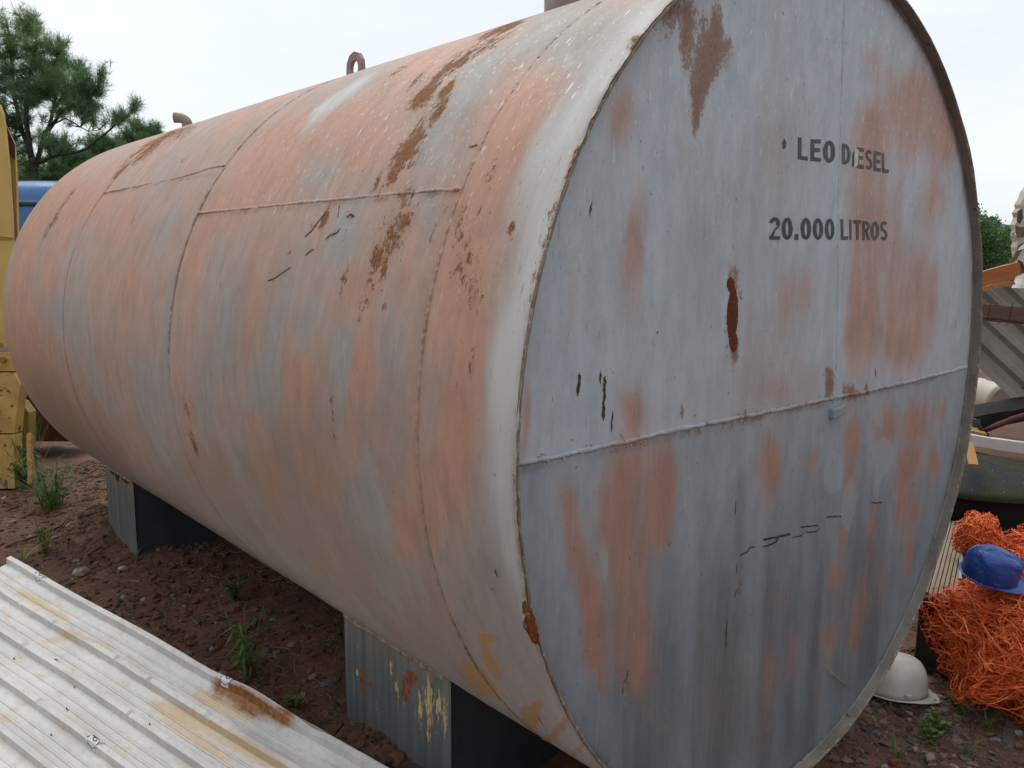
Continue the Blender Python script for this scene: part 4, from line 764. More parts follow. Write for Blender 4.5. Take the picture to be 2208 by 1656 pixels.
# gravel and clods: loose, uncountable
PHI = (1 + 5 ** .5) / 2
ICO_V = np.array([(-1, PHI, 0), (1, PHI, 0), (-1, -PHI, 0), (1, -PHI, 0), (0, -1, PHI), (0, 1, PHI), (0, -1, -PHI), (0, 1, -PHI), (PHI, 0, -1), (PHI, 0, 1), (-PHI, 0, -1), (-PHI, 0, 1)]) / math.sqrt(1 + PHI * PHI)
ICO_F = np.array([(0, 11, 5), (0, 5, 1), (0, 1, 7), (0, 7, 10), (0, 10, 11), (1, 5, 9), (5, 11, 4), (11, 10, 2), (10, 7, 6), (7, 1, 8), (3, 9, 4), (3, 4, 2), (3, 2, 6), (3, 6, 8), (3, 8, 9), (4, 9, 5), (2, 4, 11), (6, 2, 10), (8, 6, 7), (9, 8, 1)])
def rocks(name, n, region, size, flat, cols, rough=.85, bury=.3, reject=None):
    x = RNG.uniform(region[0], region[1], n); y = RNG.uniform(region[2], region[3], n)
    keep = fbm(x * 2.2, y * 2.2, 3, 140) > RNG.uniform(-.9, .45, n)
    if reject is not None: keep &= ~reject(x, y)
    x, y = x[keep], y[keep]; n = len(x)
    s = size[0] * (size[1] / size[0]) ** (RNG.random(n) ** 2.2)
    z = ground_z(x, y)
    V = ICO_V[None] * (1 + RNG.uniform(-.38, .38, (n, 12, 1)))
    sc_ = np.stack([s * RNG.uniform(.7, 1.4, n), s * RNG.uniform(.7, 1.3, n), s * flat * RNG.uniform(.5, 1.2, n)], 1)
    V = V * sc_[:, None, :]
    an = RNG.uniform(0, 6.28, n); ca, sa = np.cos(an)[:, None], np.sin(an)[:, None]
    tl = RNG.normal(0, .35, n)[:, None]
    X = V[..., 0] * ca - V[..., 1] * sa; Y = V[..., 0] * sa + V[..., 1] * ca; Z = V[..., 2] + X * tl * .5
    P = np.stack([X + x[:, None], Y + y[:, None], Z + (z + s * flat * (1 - 2 * bury) * .5)[:, None]], -1)
    F = ICO_F[None] + (np.arange(n) * 12)[:, None, None]
    t = NT(name + '_stone', rough, .25)
    sh_ = t.attr('shade')
    rp = t.n('ValToRGB'); t.put(rp.inputs[0], sh_)
    el = rp.color_ramp.elements
    while len(el) < len(cols): el.new(.5)
    for k, c_ in enumerate(cols): el[k].position = k / (len(cols) - 1); el[k].color = (*c_, 1)
    m_ = t.done(t.mix(t.step(t.noise(t.coord(), 60, 4), .3, .7), rp.outputs[0], t.mix(.35, rp.outputs[0], (.03, .02, .015))))
    o = mesh(name, P.reshape(-1, 3), F.reshape(-1, 3), m_)
    attr(o, 'shade', np.repeat(RNG.random(n), 12))
    return o
GREYS = [(.055, .042, .038), (.08, .062, .058), (.105, .086, .084), (.07, .042, .033), (.14, .115, .108), (.16, .08, .055), (.28, .24, .21)]
BROWNS = [(.10, .05, .034), (.14, .068, .043), (.08, .046, .035), (.165, .088, .056)]
tag(rocks('gravel_left', 11000, (-1.5, .5, 1.2, 6.0), (.0035, .023), .55, GREYS), 'dark gravel scattered over the red soil left of the tank', 'gravel', kind='stuff')
tag(rocks('gravel_right', 9000, (.25, 1.7, -.6, 1.0), (.0035, .022), .5, GREYS), 'dark gravel covering the soil below the tank end', 'gravel', kind='stuff')
tag(rocks('soil_clods', 7500, (-1.35, .3, 1.0, 6.0), (.005, .034), .6, BROWNS, 1.0, .4), 'crumbled red soil clods along the left of the tank', 'soil', kind='stuff')
tag(rocks('soil_ridge', 500, (-.90, -.68, .70, 1.45), (.008, .036), .6, BROWNS + [(.03, .022, .018)], 1.0, .35), 'dark crumbled soil heaped against the near saddle', 'soil', kind='stuff')

def stone(label, x, y, s, c1, c2, group=None, rz=0):
    import random as _r
    bm_v = ICO_V.copy()
    # one subdivision for a rounder, still angular stone
    V = [Vector(v) for v in bm_v]; F = []; cache = {}
    def mid(a, b):
        k = (min(a, b), max(a, b))
        if k not in cache: V.append(((V[a] + V[b]) / 2).normalized()); cache[k] = len(V) - 1
        return cache[k]
    for a, b, c in ICO_F.tolist():
        ab, bc, ca = mid(a, b), mid(b, c), mid(c, a)
        F += [(a, ab, ca), (b, bc, ab), (c, ca, bc), (ab, bc, ca)]
    V = [v * (1 + random.uniform(-.16, .16)) for v in V]
    V = [Vector((v.x * s[0], v.y * s[1], v.z * s[2])) for v in V]
    o = mesh('stone', V, F, plain('stone_' + label.split()[0], c1, c2, 30, .85, .25, .003))
    o.location = (x, y, gz(x, y) + s[2] * .45); o.rotation_euler = (random.uniform(-.2, .2), random.uniform(-.2, .2), rz)
    return tag(o, label, 'stone')
stone('pale stone on the soil just beyond the corner of the roofing sheet', -1.087, 3.615, (.05, .035, .03), (.30, .25, .21), (.2, .15, .12))
stone('small white stone half buried beside the far saddle', -.907, 3.50, (.03, .022, .018), (.42, .38, .33), (.3, .26, .22))
stone('flat slate slab at the bottom right corner of the gravel', .955, -.27, (.055, .028, .010), (.10, .095, .09), (.07, .065, .062), rz=.3)
stone('rounded cream stone in the gravel below the white helmet', .625, -.135, (.024, .018, .016), (.27, .235, .17), (.2, .17, .12))
stone('small brick red stone in the gravel near the tank rim', .525, -.055, (.022, .016, .013), (.16, .05, .028), (.11, .04, .025))
stone('yellowish pebble beside the cream stone in the gravel', .655, -.075, (.014, .011, .010), (.30, .21, .11), (.22, .16, .09))

# ------------------------------------------------------------------ trapezoidal roofing sheet in the foreground
SHEET_RUST = [[1.484, 0.039, 16.6, -7.673, 1.054, 56.048, 1.0], [1.579, 0.036, 13.516, -6.265, 2.141, 56.475, 1.0], [1.692, 0.032, 11.527, -4.924, 2.256, 57.561, 1.0], [1.785, 0.022, 19.102, -12.488, 11.475, 53.51, 1.0], [1.58, 0.043, 18.447, -7.318, 0.0, 45.288, 1.0], [1.638, 0.052, 16.354, -6.156, 0.0, 45.998, 0.8], [1.486, 0.066, 19.391, -8.2, -0.0, 52.637, 0.6], [-0.001, 0.0, 20.614, -18.793, 0.0, 80.281, 0.5], [-0.02, 0.037, 23.979, -21.916, 0.0, 81.596, 0.6]]
SHEET_OCHRE = [[1.48, 0.092, 12.225, -7.749, 4.793, 40.161, 0.9], [1.587, 0.079, 12.688, -7.515, 4.871, 40.819, 0.9], [1.385, 0.19, 9.337, -6.394, 6.123, 47.834, 1.0], [1.546, 0.175, 7.715, -3.935, 3.457, 50.776, 1.0], [1.772, 0.165, 5.273, -1.862, 1.376, 53.853, 1.0], [1.485, 0.223, 9.831, -4.395, 1.968, 68.344, 0.8], [1.65, 0.22, 7.709, -2.68, 0.503, 71.079, 0.8], [0.301, 0.103, 9.611, -7.366, -0.727, 59.567, 0.75], [0.445, 0.103, 10.262, -8.01, 0.597, 59.842, 0.75], [0.56, 0.099, 14.738, -12.959, 3.826, 58.195, 0.75], [0.673, 0.192, 6.512, -14.801, 31.455, 31.83, 0.7], [0.765, 0.144, 9.733, -11.242, 14.17, 60.313, 0.7], [0.878, 0.125, 11.863, -10.16, 7.537, 67.993, 0.7], [0.872, 0.502, 25.062, -12.508, 0.0, 60.675, 0.6], [1.389, 0.386, 13.998, -5.175, 0.0, 93.555, 0.6], [1.14, 0.545, 18.58, -7.247, 0.0, 98.09, 0.5], [1.18, 0.349, 16.811, -7.605, 0.0, 87.988, 0.4], [0.435, 0.177, 6.656, -4.953, 0.0, 40.274, 0.3], [0.612, 0.331, 8.952, -5.798, 0.0, 52.61, 0.3], [1.931, 0.117, 11.118, -2.973, 0.0, 88.442, 0.4], [1.327, 0.312, 11.465, -4.752, 0.0, 117.989, 0.35], [0.337, 0.212, 12.961, -9.968, 0.0, 35.377, 0.5]]

SO = np.array([-1.496, 3.004, .327]); SD = np.array([-.2678, .9577, .1024]); SCC = np.array([-.9126, -.2190, -.3450]); SN = np.array([-.308, -.186, .933])
PITCH, RH = .130, .027
key = []
for i in range(9):
    b0 = i * PITCH
    key += [(b0 - .002, 0.0), (b0 + .007, RH), (b0 + .026, RH), (b0 + .036, 0.0), (b0 + .070, .0), (b0 + .073, .0032), (b0 + .078, .0032), (b0 + .081, 0), (b0 + .100, 0), (b0 + .103, .0032), (b0 + .108, .0032), (b0 + .111, 0)]
key = [(-.012, -.010)] + key
kv = np.array(key)
vv = []
for k in range(len(kv) - 1):
    seg = max(int((kv[k + 1, 0] - kv[k, 0]) / .007), 1)
    vv += list(np.linspace(kv[k, 0], kv[k + 1, 0], seg + 1)[:-1])
vv = np.array(vv + [kv[-1, 0]]); hh = np.interp(vv, kv[:, 0], kv[:, 1])
uu = np.linspace(-.02, 2.75, 260)
UU, VVg = np.meshgrid(uu, vv, indexing='ij'); HH = np.repeat(hh[None], len(uu), 0)
# buckle across the first ribs, crimps and general sag
buck = np.exp(-(((UU - 1.72) / .17) ** 2 + ((VVg - .045) / .06) ** 2))
HH2 = HH * (1 - .55 * np.exp(-(((UU - 1.90) / .05) ** 2 + ((VVg - .02) / .05) ** 2))) + .030 * np.exp(-(((UU - 1.62) / .16) ** 2 + ((VVg - .02) / .035) ** 2)) - .022 * np.exp(-(((UU - 1.80) / .14) ** 2 + ((VVg - .085) / .05) ** 2))
for cu_, cv_, s_ in ((1.02, .155, .02), (.35, .15, .015), (.62, .28, .02), (1.30, .29, .018), (.95, .41, .02), (1.22, .155, .015), (.28, .285, .012), (1.55, .16, .02), (.60, .15, .02), (2.05, .03, .012)):
    HH2 = HH2 - (.35 * HH) * np.exp(-(((UU - cu_) / (s_ * .5)) ** 2 + ((VVg - cv_) / .05) ** 2))
HH2 += .007 * vnoise(UU * 1.7, VVg * 3, 160) + .003 * vnoise(UU * 6, VVg * 9, 161) + .0012 * vnoise(UU * 25, VVg * 22, 162)
vo = VVg + .003 * vnoise(UU * 2.3, VVg * 1.5, 163) + .0015 * np.sin(UU * 5)
uo = UU + .015 * vnoise(UU * 0 + 3, VVg * 16, 164) * smoothstep(.05, -.02, UU)
lift = .30 * np.maximum(VVg - .66, 0) + .16 * np.maximum(UU - 2.3, 0)
PS = SO - SD * uo[..., None] + SCC * vo[..., None] + SN * HH2[..., None]
PS[..., 2] += lift
def make_sheet_mat():
    t = NT('sheet_metal_white', .42, .5)
    v = t.attr('surf', True); A = t.attr
    a = t.noise(t.mapv(v, (3, 9, 1)), 1, 5); b = t.noise(t.mapv(v, (40, 60, 1)), 1, 6, .7); c = t.noise(t.mapv(v, (9, 60, 1)), 1, 4); g = t.noise(t.mapv(v, (190, 190, 1)), 1, 3)
    col = t.mix(t.step(a, .35, .65), (.60, .59, .57), (.50, .495, .48))
    col = t.mix(t.math('MULTIPLY', t.step(c, .55, .75), .35), col, (.78, .77, .75))
    col = t.mix(t.math('MULTIPLY', t.step(b, .54, .66), .55), col, (.44, .37, .28))
    col = t.mix(t.math('MULTIPLY', t.step(t.noise(t.mapv(v, (12, 20, 1), (4, 4, 0)), 1, 5, .65), .50, .70), .6), col, (.47, .39, .29))
    def msk(x, nz, amt, lo, hi): return t.step(t.math('ADD', x, t.math('MULTIPLY', t.math('SUBTRACT', nz, .5), amt)), lo, hi)
    om = msk(A('ochre'), t.math('ADD', t.math('MULTIPLY', a, .5), t.math('MULTIPLY', b, .5)), .7, .2, .85)
    col = t.mix(t.math('MULTIPLY', om, .70), col, (.54, .36, .155))
    rm = msk(A('rust'), t.math('ADD', t.math('MULTIPLY', c, .5), t.math('MULTIPLY', b, .5)), 1.2, .15, 1.0)
    col = t.mix(rm, col, t.mix(t.step(b, .4, .65), (.30, .115, .025), (.15, .055, .018)))
    pin = t.noise(t.mapv(v, (75, 75, 1), (3, 3, 0)), 1, 2, .4)
    col = t.mix(t.step(pin, .78, .80), col, (.10, .07, .05))
    return t.done(col, t.step(b, .3, .7, .36, .55), t.bump(t.math('ADD', t.math('MULTIPLY', a, .5), t.math('MULTIPLY', g, .12)), .003, .5))
SHEET = make_sheet_mat()
sheet = empty('roofing_sheet', tuple(SO - SD * 1.2 + SCC * .3 - np.array([0, 0, .1])))
tag(sheet, 'long off-white ribbed metal roofing sheet with rust and ochre stains lying in the foreground', 'roofing sheet')
PSl = PS - np.array(sheet.location)
so = grid_mesh('ribbed_panel', PSl, SHEET, sheet, False, flip=True)
uf, vf = UU.ravel(), VVg.ravel()
attr(so, 'surf', np.stack([uf, vf, uf * 0], 1), 'FLOAT_VECTOR')
attr(so, 'rust', patch(SHEET_RUST, uf, vf, 1.3)); attr(so, 'ochre', patch(SHEET_OCHRE, uf, vf, 1.2))
sm = so.modifiers.new('thickness', 'SOLIDIFY'); sm.thickness = .0012; sm.offset = -1
TAPE = plain('white_tape', (.70, .70, .69), (.62, .62, .6), 30, .5)
WIRE = plain('black_ink', (.012, .012, .014), (.02, .02, .02), 30, .5)
def sheet_pt(u, v, up=.0):
    i = int(np.clip(np.searchsorted(uu, u), 1, len(uu) - 1)); f_ = (u - uu[i - 1]) / (uu[i] - uu[i - 1])
    j = int(np.clip(np.searchsorted(vv, v), 1, len(vv) - 1)); e_ = (v - vv[j - 1]) / (vv[j] - vv[j - 1])
    p_ = (PSl[i - 1, j - 1] * (1 - f_) + PSl[i, j - 1] * f_) * (1 - e_) + (PSl[i - 1, j] * (1 - f_) + PSl[i, j] * f_) * e_
    return Vector(p_ + SN * up)
for cu_, cv_ in ((.262, .008), (1.495, .006), (1.285, .398)):
    n_ = 7
    P = np.array([[sheet_pt(cu_ + (.042 + .004 * math.sin(b_ * 2)) * (a_ / 6 - .5), cv_ + .040 * (b_ / 6 - .3), .0025) for b_ in range(n_)] for a_ in range(n_)])
    tp = grid_mesh('tape_patch', P, TAPE, sheet, False, flip=True)
    mb = MB()
    def squig(pts, w=.0013):
        mb.tube([sheet_pt(cu_ + a_, cv_ + b_, .0042) for a_, b_ in pts], w, 5)
    squig([(-.034, .012), (-.030, -.004), (-.020, -.008), (-.012, -.004), (-.010, .004)])
    squig([(-.022, .022), (.0, .026), (.020, .022), (.024, .006), (.040, .002)])
    squig([(.000 + .010 * math.cos(a_), .002 + .008 * math.sin(a_)) for a_ in np.linspace(0, 5.4, 9)])
    mb.build('ink_mark', WIRE, tp)
mb = MB()
for cu_, cv_, l_ in ((.80, .258, .014), (1.05, .37, .006), (1.83, .30, .014), (.62, .33, .006), (.98, .30, .004), (1.40, .27, .004), (1.1, .46, .005)):
    mb.tube([sheet_pt(cu_ - l_, cv_ - l_ * .4, .003), sheet_pt(cu_, cv_ + l_ * .5, .004), sheet_pt(cu_ + l_, cv_, .003)], .0016, 5)
tag(mb.build('wire_scraps', WIRE, sheet), kind='stuff')

# ------------------------------------------------------------------ helmets
def helmet(label, M, c1, c2, dirt, spk, scale=1.0, boxy=False):
    hm = empty('hard_hat'); hm.matrix_world = M @ Matrix.Scale(scale, 4)
    tag(hm, label, 'helmet')
    mt = plain('helmet_plastic_' + label.split()[0], c1, c2, 12, .38, .5, .0006, speck=dirt, speck_scale=spk, speck_lo=.63)
    nf, nt_ = (22, 9) if boxy else (64, 22)
    ph = np.linspace(0, 2 * pi, nf, endpoint=False); tt = np.linspace(0.0004, 1, nt_)
    T_, P_ = np.meshgrid(tt, ph, indexing='ij')
    a_ = .135 + .006 * np.cos(P_); b_ = .106
    rad = np.sin(T_ * pi / 2) ** (.62 if boxy else .82); zz = .150 * np.cos(T_ * pi / 2) ** (.55 if boxy else .78)
    X = a_ * rad * np.cos(P_); Y = b_ * rad * np.sin(P_)
    ridge = np.exp(-(Y / (.018 if boxy else .011)) ** 4) * (.013 if boxy else .006) + (np.exp(-((np.abs(Y) - .042) / .006) ** 2)) * .0028
    Z = zz + ridge * smoothstep(.02, .06, zz)
    if boxy:                                                # crushed and dented shell
        dn = .012 * vnoise(P_ * 1.6, T_ * 3, 71) * np.sin(T_ * pi) ; X = X + dn; Y = Y + .010 * vnoise(P_ * 1.9 + 3, T_ * 3.3, 72) * np.sin(T_ * pi); Z = Z - .016 * np.exp(-(((X - .05) / .05) ** 2 + ((Y - .03) / .05) ** 2))
    sh_ = grid_mesh('shell', np.stack([X, Y, Z], -1), mt, hm, not boxy, wrap=True)
    md = sh_.modifiers.new('thickness', 'SOLIDIFY'); md.thickness = .003
    # turned-out edge growing into the peak
    rows = []
    for s_ in np.linspace(0, 1, 7):
        wdt = .009 + .060 * np.maximum(np.cos(ph), 0) ** 1.6
        r1 = 1 + 0 * ph
        x_ = (.135 + .006 * np.cos(ph)) * np.cos(ph); y_ = b_ * np.sin(ph)
        ln = np.sqrt(x_ ** 2 + y_ ** 2)
        rows.append(np.stack([x_ + x_ / ln * wdt * s_, y_ + y_ / ln * wdt * s_ * .75, -.002 - (.004 + .014 * np.maximum(np.cos(ph), 0) ** 2) * s_ ** 1.4 + .004 * (s_ > .99)], -1))
    pk = grid_mesh('peak', np.array(rows), mt, hm, True, wrap=True)
    md = pk.modifiers.new('thickness', 'SOLIDIFY'); md.thickness = .003
    for sg in (-1, 1):
        bevel(MB().box((.012, sg * .106, .018), (.034, .010, .014)).build('accessory_slot', mt, hm), .003)
    return hm
def frame(loc, fwd, up):
    f_ = Vector(fwd).normalized(); u_ = Vector(up); l_ = u_.cross(f_).normalized(); u_ = f_.cross(l_)
    M = Matrix((f_, l_, u_)).transposed().to_4x4(); M.translation = loc
    return M
helmet('white dirty hard hat lying on the gravel beside the tank rim', frame((.968, .142, gz(.968, .142) + .018), (.74, -.67, -.06), (.02, .02, 1)), (.66, .645, .61), (.54, .52, .48), (.28, .24, .19), 30, .93)
BH = at(2130, 1238, 3.14)
helmet('blue hard hat resting tilted on the orange netting', frame(BH, RV * .93 + Vector((0, 0, -.20)) - FV * .25, UV_ * .90 - FV * .42 - RV * .05), (.012, .05, .23), (.016, .07, .29), (.10, .12, .18), 22, .74, True)

# ------------------------------------------------------------------ orange safety netting
def make_net(name, label, centre, rad, layers, seed, loose=0):
    rg = np.random.default_rng(seed)
    mb_v, mb_f = [], []
    for L_ in range(layers):
        nu, nv = (50, 30) if rad[0] > .2 else (24, 17)
        sc_ = 1 - .12 * L_ / max(layers - 1, 1) * 2.2
        off = rg.uniform(0, 6.28)
        U, V = np.meshgrid(np.arange(nu), np.arange(nv), indexing='ij')
        a_ = off + (U + .5 * (V % 2)) / nu * 2 * pi + .5 * vnoise(U * .35, V * .35, seed + L_) ; e_ = -1.25 + V / (nv - 1) * 2.75 + .25 * vnoise(U * .4 + 9, V * .4, seed + 7 + L_)
        lump = sc_ * (1 + .24 * vnoise(np.cos(a_) * 2 + 5, np.sin(a_) * 2 + e_ * 1.5, seed + 3) + .10 * vnoise(np.cos(a_) * 5, np.sin(a_) * 5 + e_ * 4, seed + 4 + L_) + rg.normal(0, .022, a_.shape))
        ce = np.maximum(np.cos(e_), .05) ** .7
        P = np.stack([rad[0] * lump * ce * np.cos(a_), rad[1] * lump * ce * np.sin(a_), rad[2] * lump * np.sin(e_) ** 1.0], -1)
        def ribbon(p, q, w):
            m_ = (p + q) / 2 * (1 + rg.normal(0, .03)) + rg.normal(0, .30 * np.linalg.norm(q - p) + .004, 3)
            tt_ = np.linspace(0, 1, 7)[:, None]
            pts = p * (1 - tt_) ** 2 + 2 * m_ * tt_ * (1 - tt_) + q * tt_ ** 2
            t_ = np.gradient(pts, axis=0); r_ = pts / (np.linalg.norm(pts, axis=1)[:, None] + 1e-6) + rg.normal(0, .35, 3)
            s_ = np.cross(t_, r_); s_ /= np.linalg.norm(s_, axis=1)[:, None] + 1e-9
            ws = w * np.array([1.5, 1.0, .8, .75, .8, 1.0, 1.5])[:, None]
            b0 = len(mb_v)
            for k in range(7): mb_v.append(pts[k] - s_[k] * ws[k]); mb_v.append(pts[k] + s_[k] * ws[k])
            for k in range(6): mb_f.append((b0 + 2 * k, b0 + 2 * k + 1, b0 + 2 * k + 3, b0 + 2 * k + 2))
        for i in range(nu):
            for j in range(nv - 1):
                if rg.random() < .06: continue
                k2 = (i + (1 if j % 2 else 0)) % nu; k1 = (k2 - 1) % nu
                w = rg.uniform(.0012, .0022)
                ribbon(P[i, j], P[k2, j + 1], w)
                ribbon(P[i, j], P[k1, j + 1], w)
    for _ in range(loose):                                  # loose strands looping over the heap
        a0, e0 = rg.uniform(0, 6.28), rg.uniform(-1.0, 1.2); da, de = rg.normal(0, .8), rg.normal(0, .5)
        n_ = 12; w = rg.uniform(.0012, .0022); r0 = rg.uniform(.90, 1.03); ps = []
        for k in range(n_):
            s_ = k / (n_ - 1); a1 = a0 + da * s_ + .16 * math.sin(9 * s_ + a0 * 3); e1_ = e0 + de * s_ + .2 * math.cos(8 * s_ + e0 * 5)
            q_ = (r0 + .06 * math.sin(5 * s_ + a0)) ; ce = max(math.cos(e1_), .05) ** .7
            ps.append([rad[0] * q_ * ce * math.cos(a1), rad[1] * q_ * ce * math.sin(a1), rad[2] * q_ * math.sin(e1_)])
        ps = np.array(ps); t_ = np.gradient(ps, axis=0); r_ = ps / (np.linalg.norm(ps, axis=1)[:, None] + 1e-6) + rg.normal(0, .5, 3)
        s_ = np.cross(t_, r_); s_ /= np.linalg.norm(s_, axis=1)[:, None] + 1e-9
        b0 = len(mb_v)
        for k in range(n_): mb_v.append(ps[k] - s_[k] * w); mb_v.append(ps[k] + s_[k] * w)
        for k in range(n_ - 1): mb_f.append((b0 + 2 * k, b0 + 2 * k + 1, b0 + 2 * k + 3, b0 + 2 * k + 2))
    o = mesh(name, np.array(mb_v), mb_f, NET, None, True)
    o.location = centre
    return tag(o, label, 'netting')
def make_net_mat():
    t = NT('orange_plastic_net', .42, .4)
    v = t.coord()
    n_ = t.noise(v, 14, 4)
    col = t.mix(t.step(n_, .3, .7), (.85, .185, .045), (.62, .095, .022))
    col = t.mix(t.math('MULTIPLY', t.step(t.noise(v, 50, 4), .58, .75), .5), col, (.75, .30, .14))
    t.b.inputs['Subsurface Weight'].default_value = 0
    return t.done(col)
NET = make_net_mat()
NC = at(2235, 1395, 3.18)
make_net('safety_netting', 'big crumpled heap of orange plastic safety netting under the blue hard hat', NC, (.34, .34, .245), 9, 5, 260)
make_net('safety_netting', 'smaller wad of orange netting behind the blue hard hat', at(2112, 1160, 3.62), (.074, .10, .105), 5, 15, 50)
make_net('safety_netting', 'loose orange netting at the right edge beside the blue hard hat', at(2232, 1215, 3.36), (.115, .15, .13), 5, 25, 60)
# what the netting is heaped over
def lump(name, label, cat, loc, rad, mat, seed, amp=.25):
    P = []
    for e_ in np.linspace(-pi / 2 + .05, pi / 2 - .02, 14):
        a_ = np.linspace(0, 2 * pi, 28, endpoint=False)
        q = 1 + amp * vnoise(np.cos(a_) * 1.8 + 4, np.sin(a_) * 1.8 + e_ * 2, seed)
        P.append(np.stack([rad[0] * q * np.cos(e_) * np.cos(a_), rad[1] * q * np.cos(e_) * np.sin(a_), rad[2] * q * math.sin(e_) + 0 * a_], -1))
    o = grid_mesh(name, np.array(P), mat, None, True, wrap=True); o.location = loc
    return tag(o, label, cat)
SACK = plain('dark_sack', (.03, .022, .02), (.045, .03, .025), 12, .9, .1, .004)
lump('soil_sack', 'dark sack showing through the orange netting', 'sack', NC + Vector((.01, .01, -.03)), (.25, .25, .185), SACK, 33)

# ------------------------------------------------------------------ scrap to the right of the tank
def wood(name, c1, c2, rough=.8):
    t = NT(name, rough, .2)
    v = t.coord('Generated')
    n_ = t.noise(t.mapv(v, (1.2, 22, 22)), 1, 6, .65, .6); b = t.noise(t.mapv(v, (3, 5, 5)), 1, 5)
    col = t.mix(t.step(n_, .32, .68), c1, c2)
    col = t.mix(t.math('MULTIPLY', t.step(b, .5, .75), .5), col, tuple(c * .45 for c in c1))
    return t.done(col, None, t.bump(n_, .004, .7))
GREYWOOD = wood('weathered_wood', (.36, .285, .21), (.26, .205, .155))
DARKWOOD = wood('blackened_wood', (.022, .019, .017), (.013, .011, .010))
ORANGEWOOD = wood('orange_timber', (.40, .15, .055), (.30, .11, .04), .6)
BROWNWOOD = wood('brown_board', (.16, .105, .07), (.11, .07, .048))
PLYWOOD = wood('plywood', (.40, .22, .09), (.30, .16, .065))
def basis(p, q, up=(0, 0, 1)):
    x = (q - p).normalized(); y = Vector(up).cross(x).normalized(); z = x.cross(y)
    M = Matrix((x, y, z)).transposed().to_4x4(); M.translation = (p + q) / 2
    return M, (q - p).length
def board(name, label, cat, p, q, w, h, mat, up=(0, 0, 1), warp=.004, nx=18, jag=0, group=None, seed=1):
    """a sawn board p-q with slightly uneven faces and ends"""
    M, L_ = basis(Vector(p), Vector(q), up)
    rg = np.random.default_rng(seed)
    vs, fs = [], []
    prof_ = [(-.5, -.5), (-.5, .5), (-.17, .5), (.17, .5), (.5, .5), (.5, -.5), (.17, -.5), (-.17, -.5)]
    for i in range(nx):
        s_ = i / (nx - 1) - .5
        for k, (a_, b_) in enumerate(prof_):
            ex = (rg.uniform(-jag, jag) if i in (0, nx - 1) else 0)
            vs.append((s_ * L_ + ex, a_ * w + rg.normal(0, warp * .25), b_ * h + rg.normal(0, warp * .25) + warp * math.sin(s_ * 5 + seed)))
    n_ = len(prof_)
    for i in range(nx - 1):
        for k in range(n_): fs.append((i * n_ + k, i * n_ + (k + 1) % n_, (i + 1) * n_ + (k + 1) % n_, (i + 1) * n_ + k))
    fs.append(tuple(range(n_))[::-1]); fs.append(tuple((nx - 1) * n_ + k for k in range(n_)))
    o = mesh(name, vs, fs, mat); o.matrix_world = M
    return tag(o, label, cat, group)
# ridged plank on a dark hollow beam
pn, pf = Vector((1.194, .089, .327)), Vector((2.251, .407, .33))
M, L_ = basis(pn, pf)
plank = empty('ridged_plank'); plank.matrix_world = M
tag(plank, 'weathered ridged timber plank pointing away between the tank rim and the netting', 'plank')
rg = np.random.default_rng(77)
for k in range(8):
    yc = (k - 3.5) * .0165
    x0 = -L_ / 2 + rg.uniform(-.012, .02)
    mb = MB()
    hgt = .030 + rg.uniform(-.002, .002)
    pts = [(-.0072, 0), (-.0062, hgt * .5), (.0062, hgt * .5), (.0072, 0), (.0065, -.015), (-.0065, -.015)]
    vs = []
    for i, xx in enumerate(np.linspace(x0, L_ / 2, 14)):
        for a_, b_ in pts: vs.append((xx + (rg.uniform(-.006, .006) if i == 0 else 0), yc + a_ + rg.normal(0, .0003), b_ + rg.normal(0, .0006)))
    fs = [(i * 6 + a_, i * 6 + (a_ + 1) % 6, (i + 1) * 6 + (a_ + 1) % 6, (i + 1) * 6 + a_) for i in range(13) for a_ in range(6)] + [(5, 4, 3, 2, 1, 0)]
    mesh('slat', vs, fs, GREYWOOD, plank)
hb = empty('steel_beam'); hb.matrix_world = Matrix.Translation((0, 0, 0)) @ basis(Vector((1.215, .095, .15)), Vector((2.25, .407, .15)))[0]
tag(hb, 'dark hollow steel beam carrying the ridged plank', 'beam')
BEAM = plain('dark_steel', (.035, .026, .022), (.05, .032, .024), 9, .8, .25, .003, speck=(.10, .045, .025), speck_scale=26, speck_lo=.62)
for nm, c_, d_ in (('flange', (0, 0, .142), (1.08, .15, .014)), ('flange', (0, 0, -.142), (1.08, .15, .014)), ('web', (.012, .060, 0), (1.06, .010, .27)), ('web', (.012, -.060, 0), (1.06, .010, .27))):
    bevel(MB().box(c_, d_).build(nm, BEAM, hb), .003)
bevel(MB().box((-.515, 0, 0), (.008, .11, .27)).build('end_cap', BEAM, hb), .003)
board('metal_strip', 'thin bare aluminium strip lying along the ridged plank', 'strip', (1.315, .050, .365), (2.25, .372, .345), .012, .05, plain('bare_aluminium', (.42, .41, .40), (.32, .31, .30), 20, .45, .5, .001, (.2, 1, 1), metal=.5), seed=3)
# mossy round cover
CVC = Vector((2.76, .60, .50))
prof_ = [(.0, .075), (.15, .072), (.30, .058), (.42, .035), (.50, .012), (.535, -.006), (.552, -.022), (.548, -.045), (.52, -.055), (.50, -.06), (.50, -.24), (.49, -.25)]
aa = np.linspace(0, 2 * pi, 72, endpoint=False)
P = np.array([np.stack([(r_ + .001) * np.cos(aa), (r_ + .001) * np.sin(aa), z_ + .004 * vnoise(np.cos(aa) * 3 + r_ * 6, np.sin(aa) * 3, 180)], -1) for r_, z_ in prof_])
def make_moss():
    t = NT('mossy_black_cover', .85, .12)
    v = t.coord(); a = t.noise(v, 7, 5); b = t.noise(v, 60, 4, .65)
    col = t.mix(t.step(a, .42, .62), (.030, .032, .035), (.038, .041, .022))
    col = t.mix(t.step(b, .64, .69), col, (.20, .17, .14))
    return t.done(col, None, t.bump(b, .003, .6))
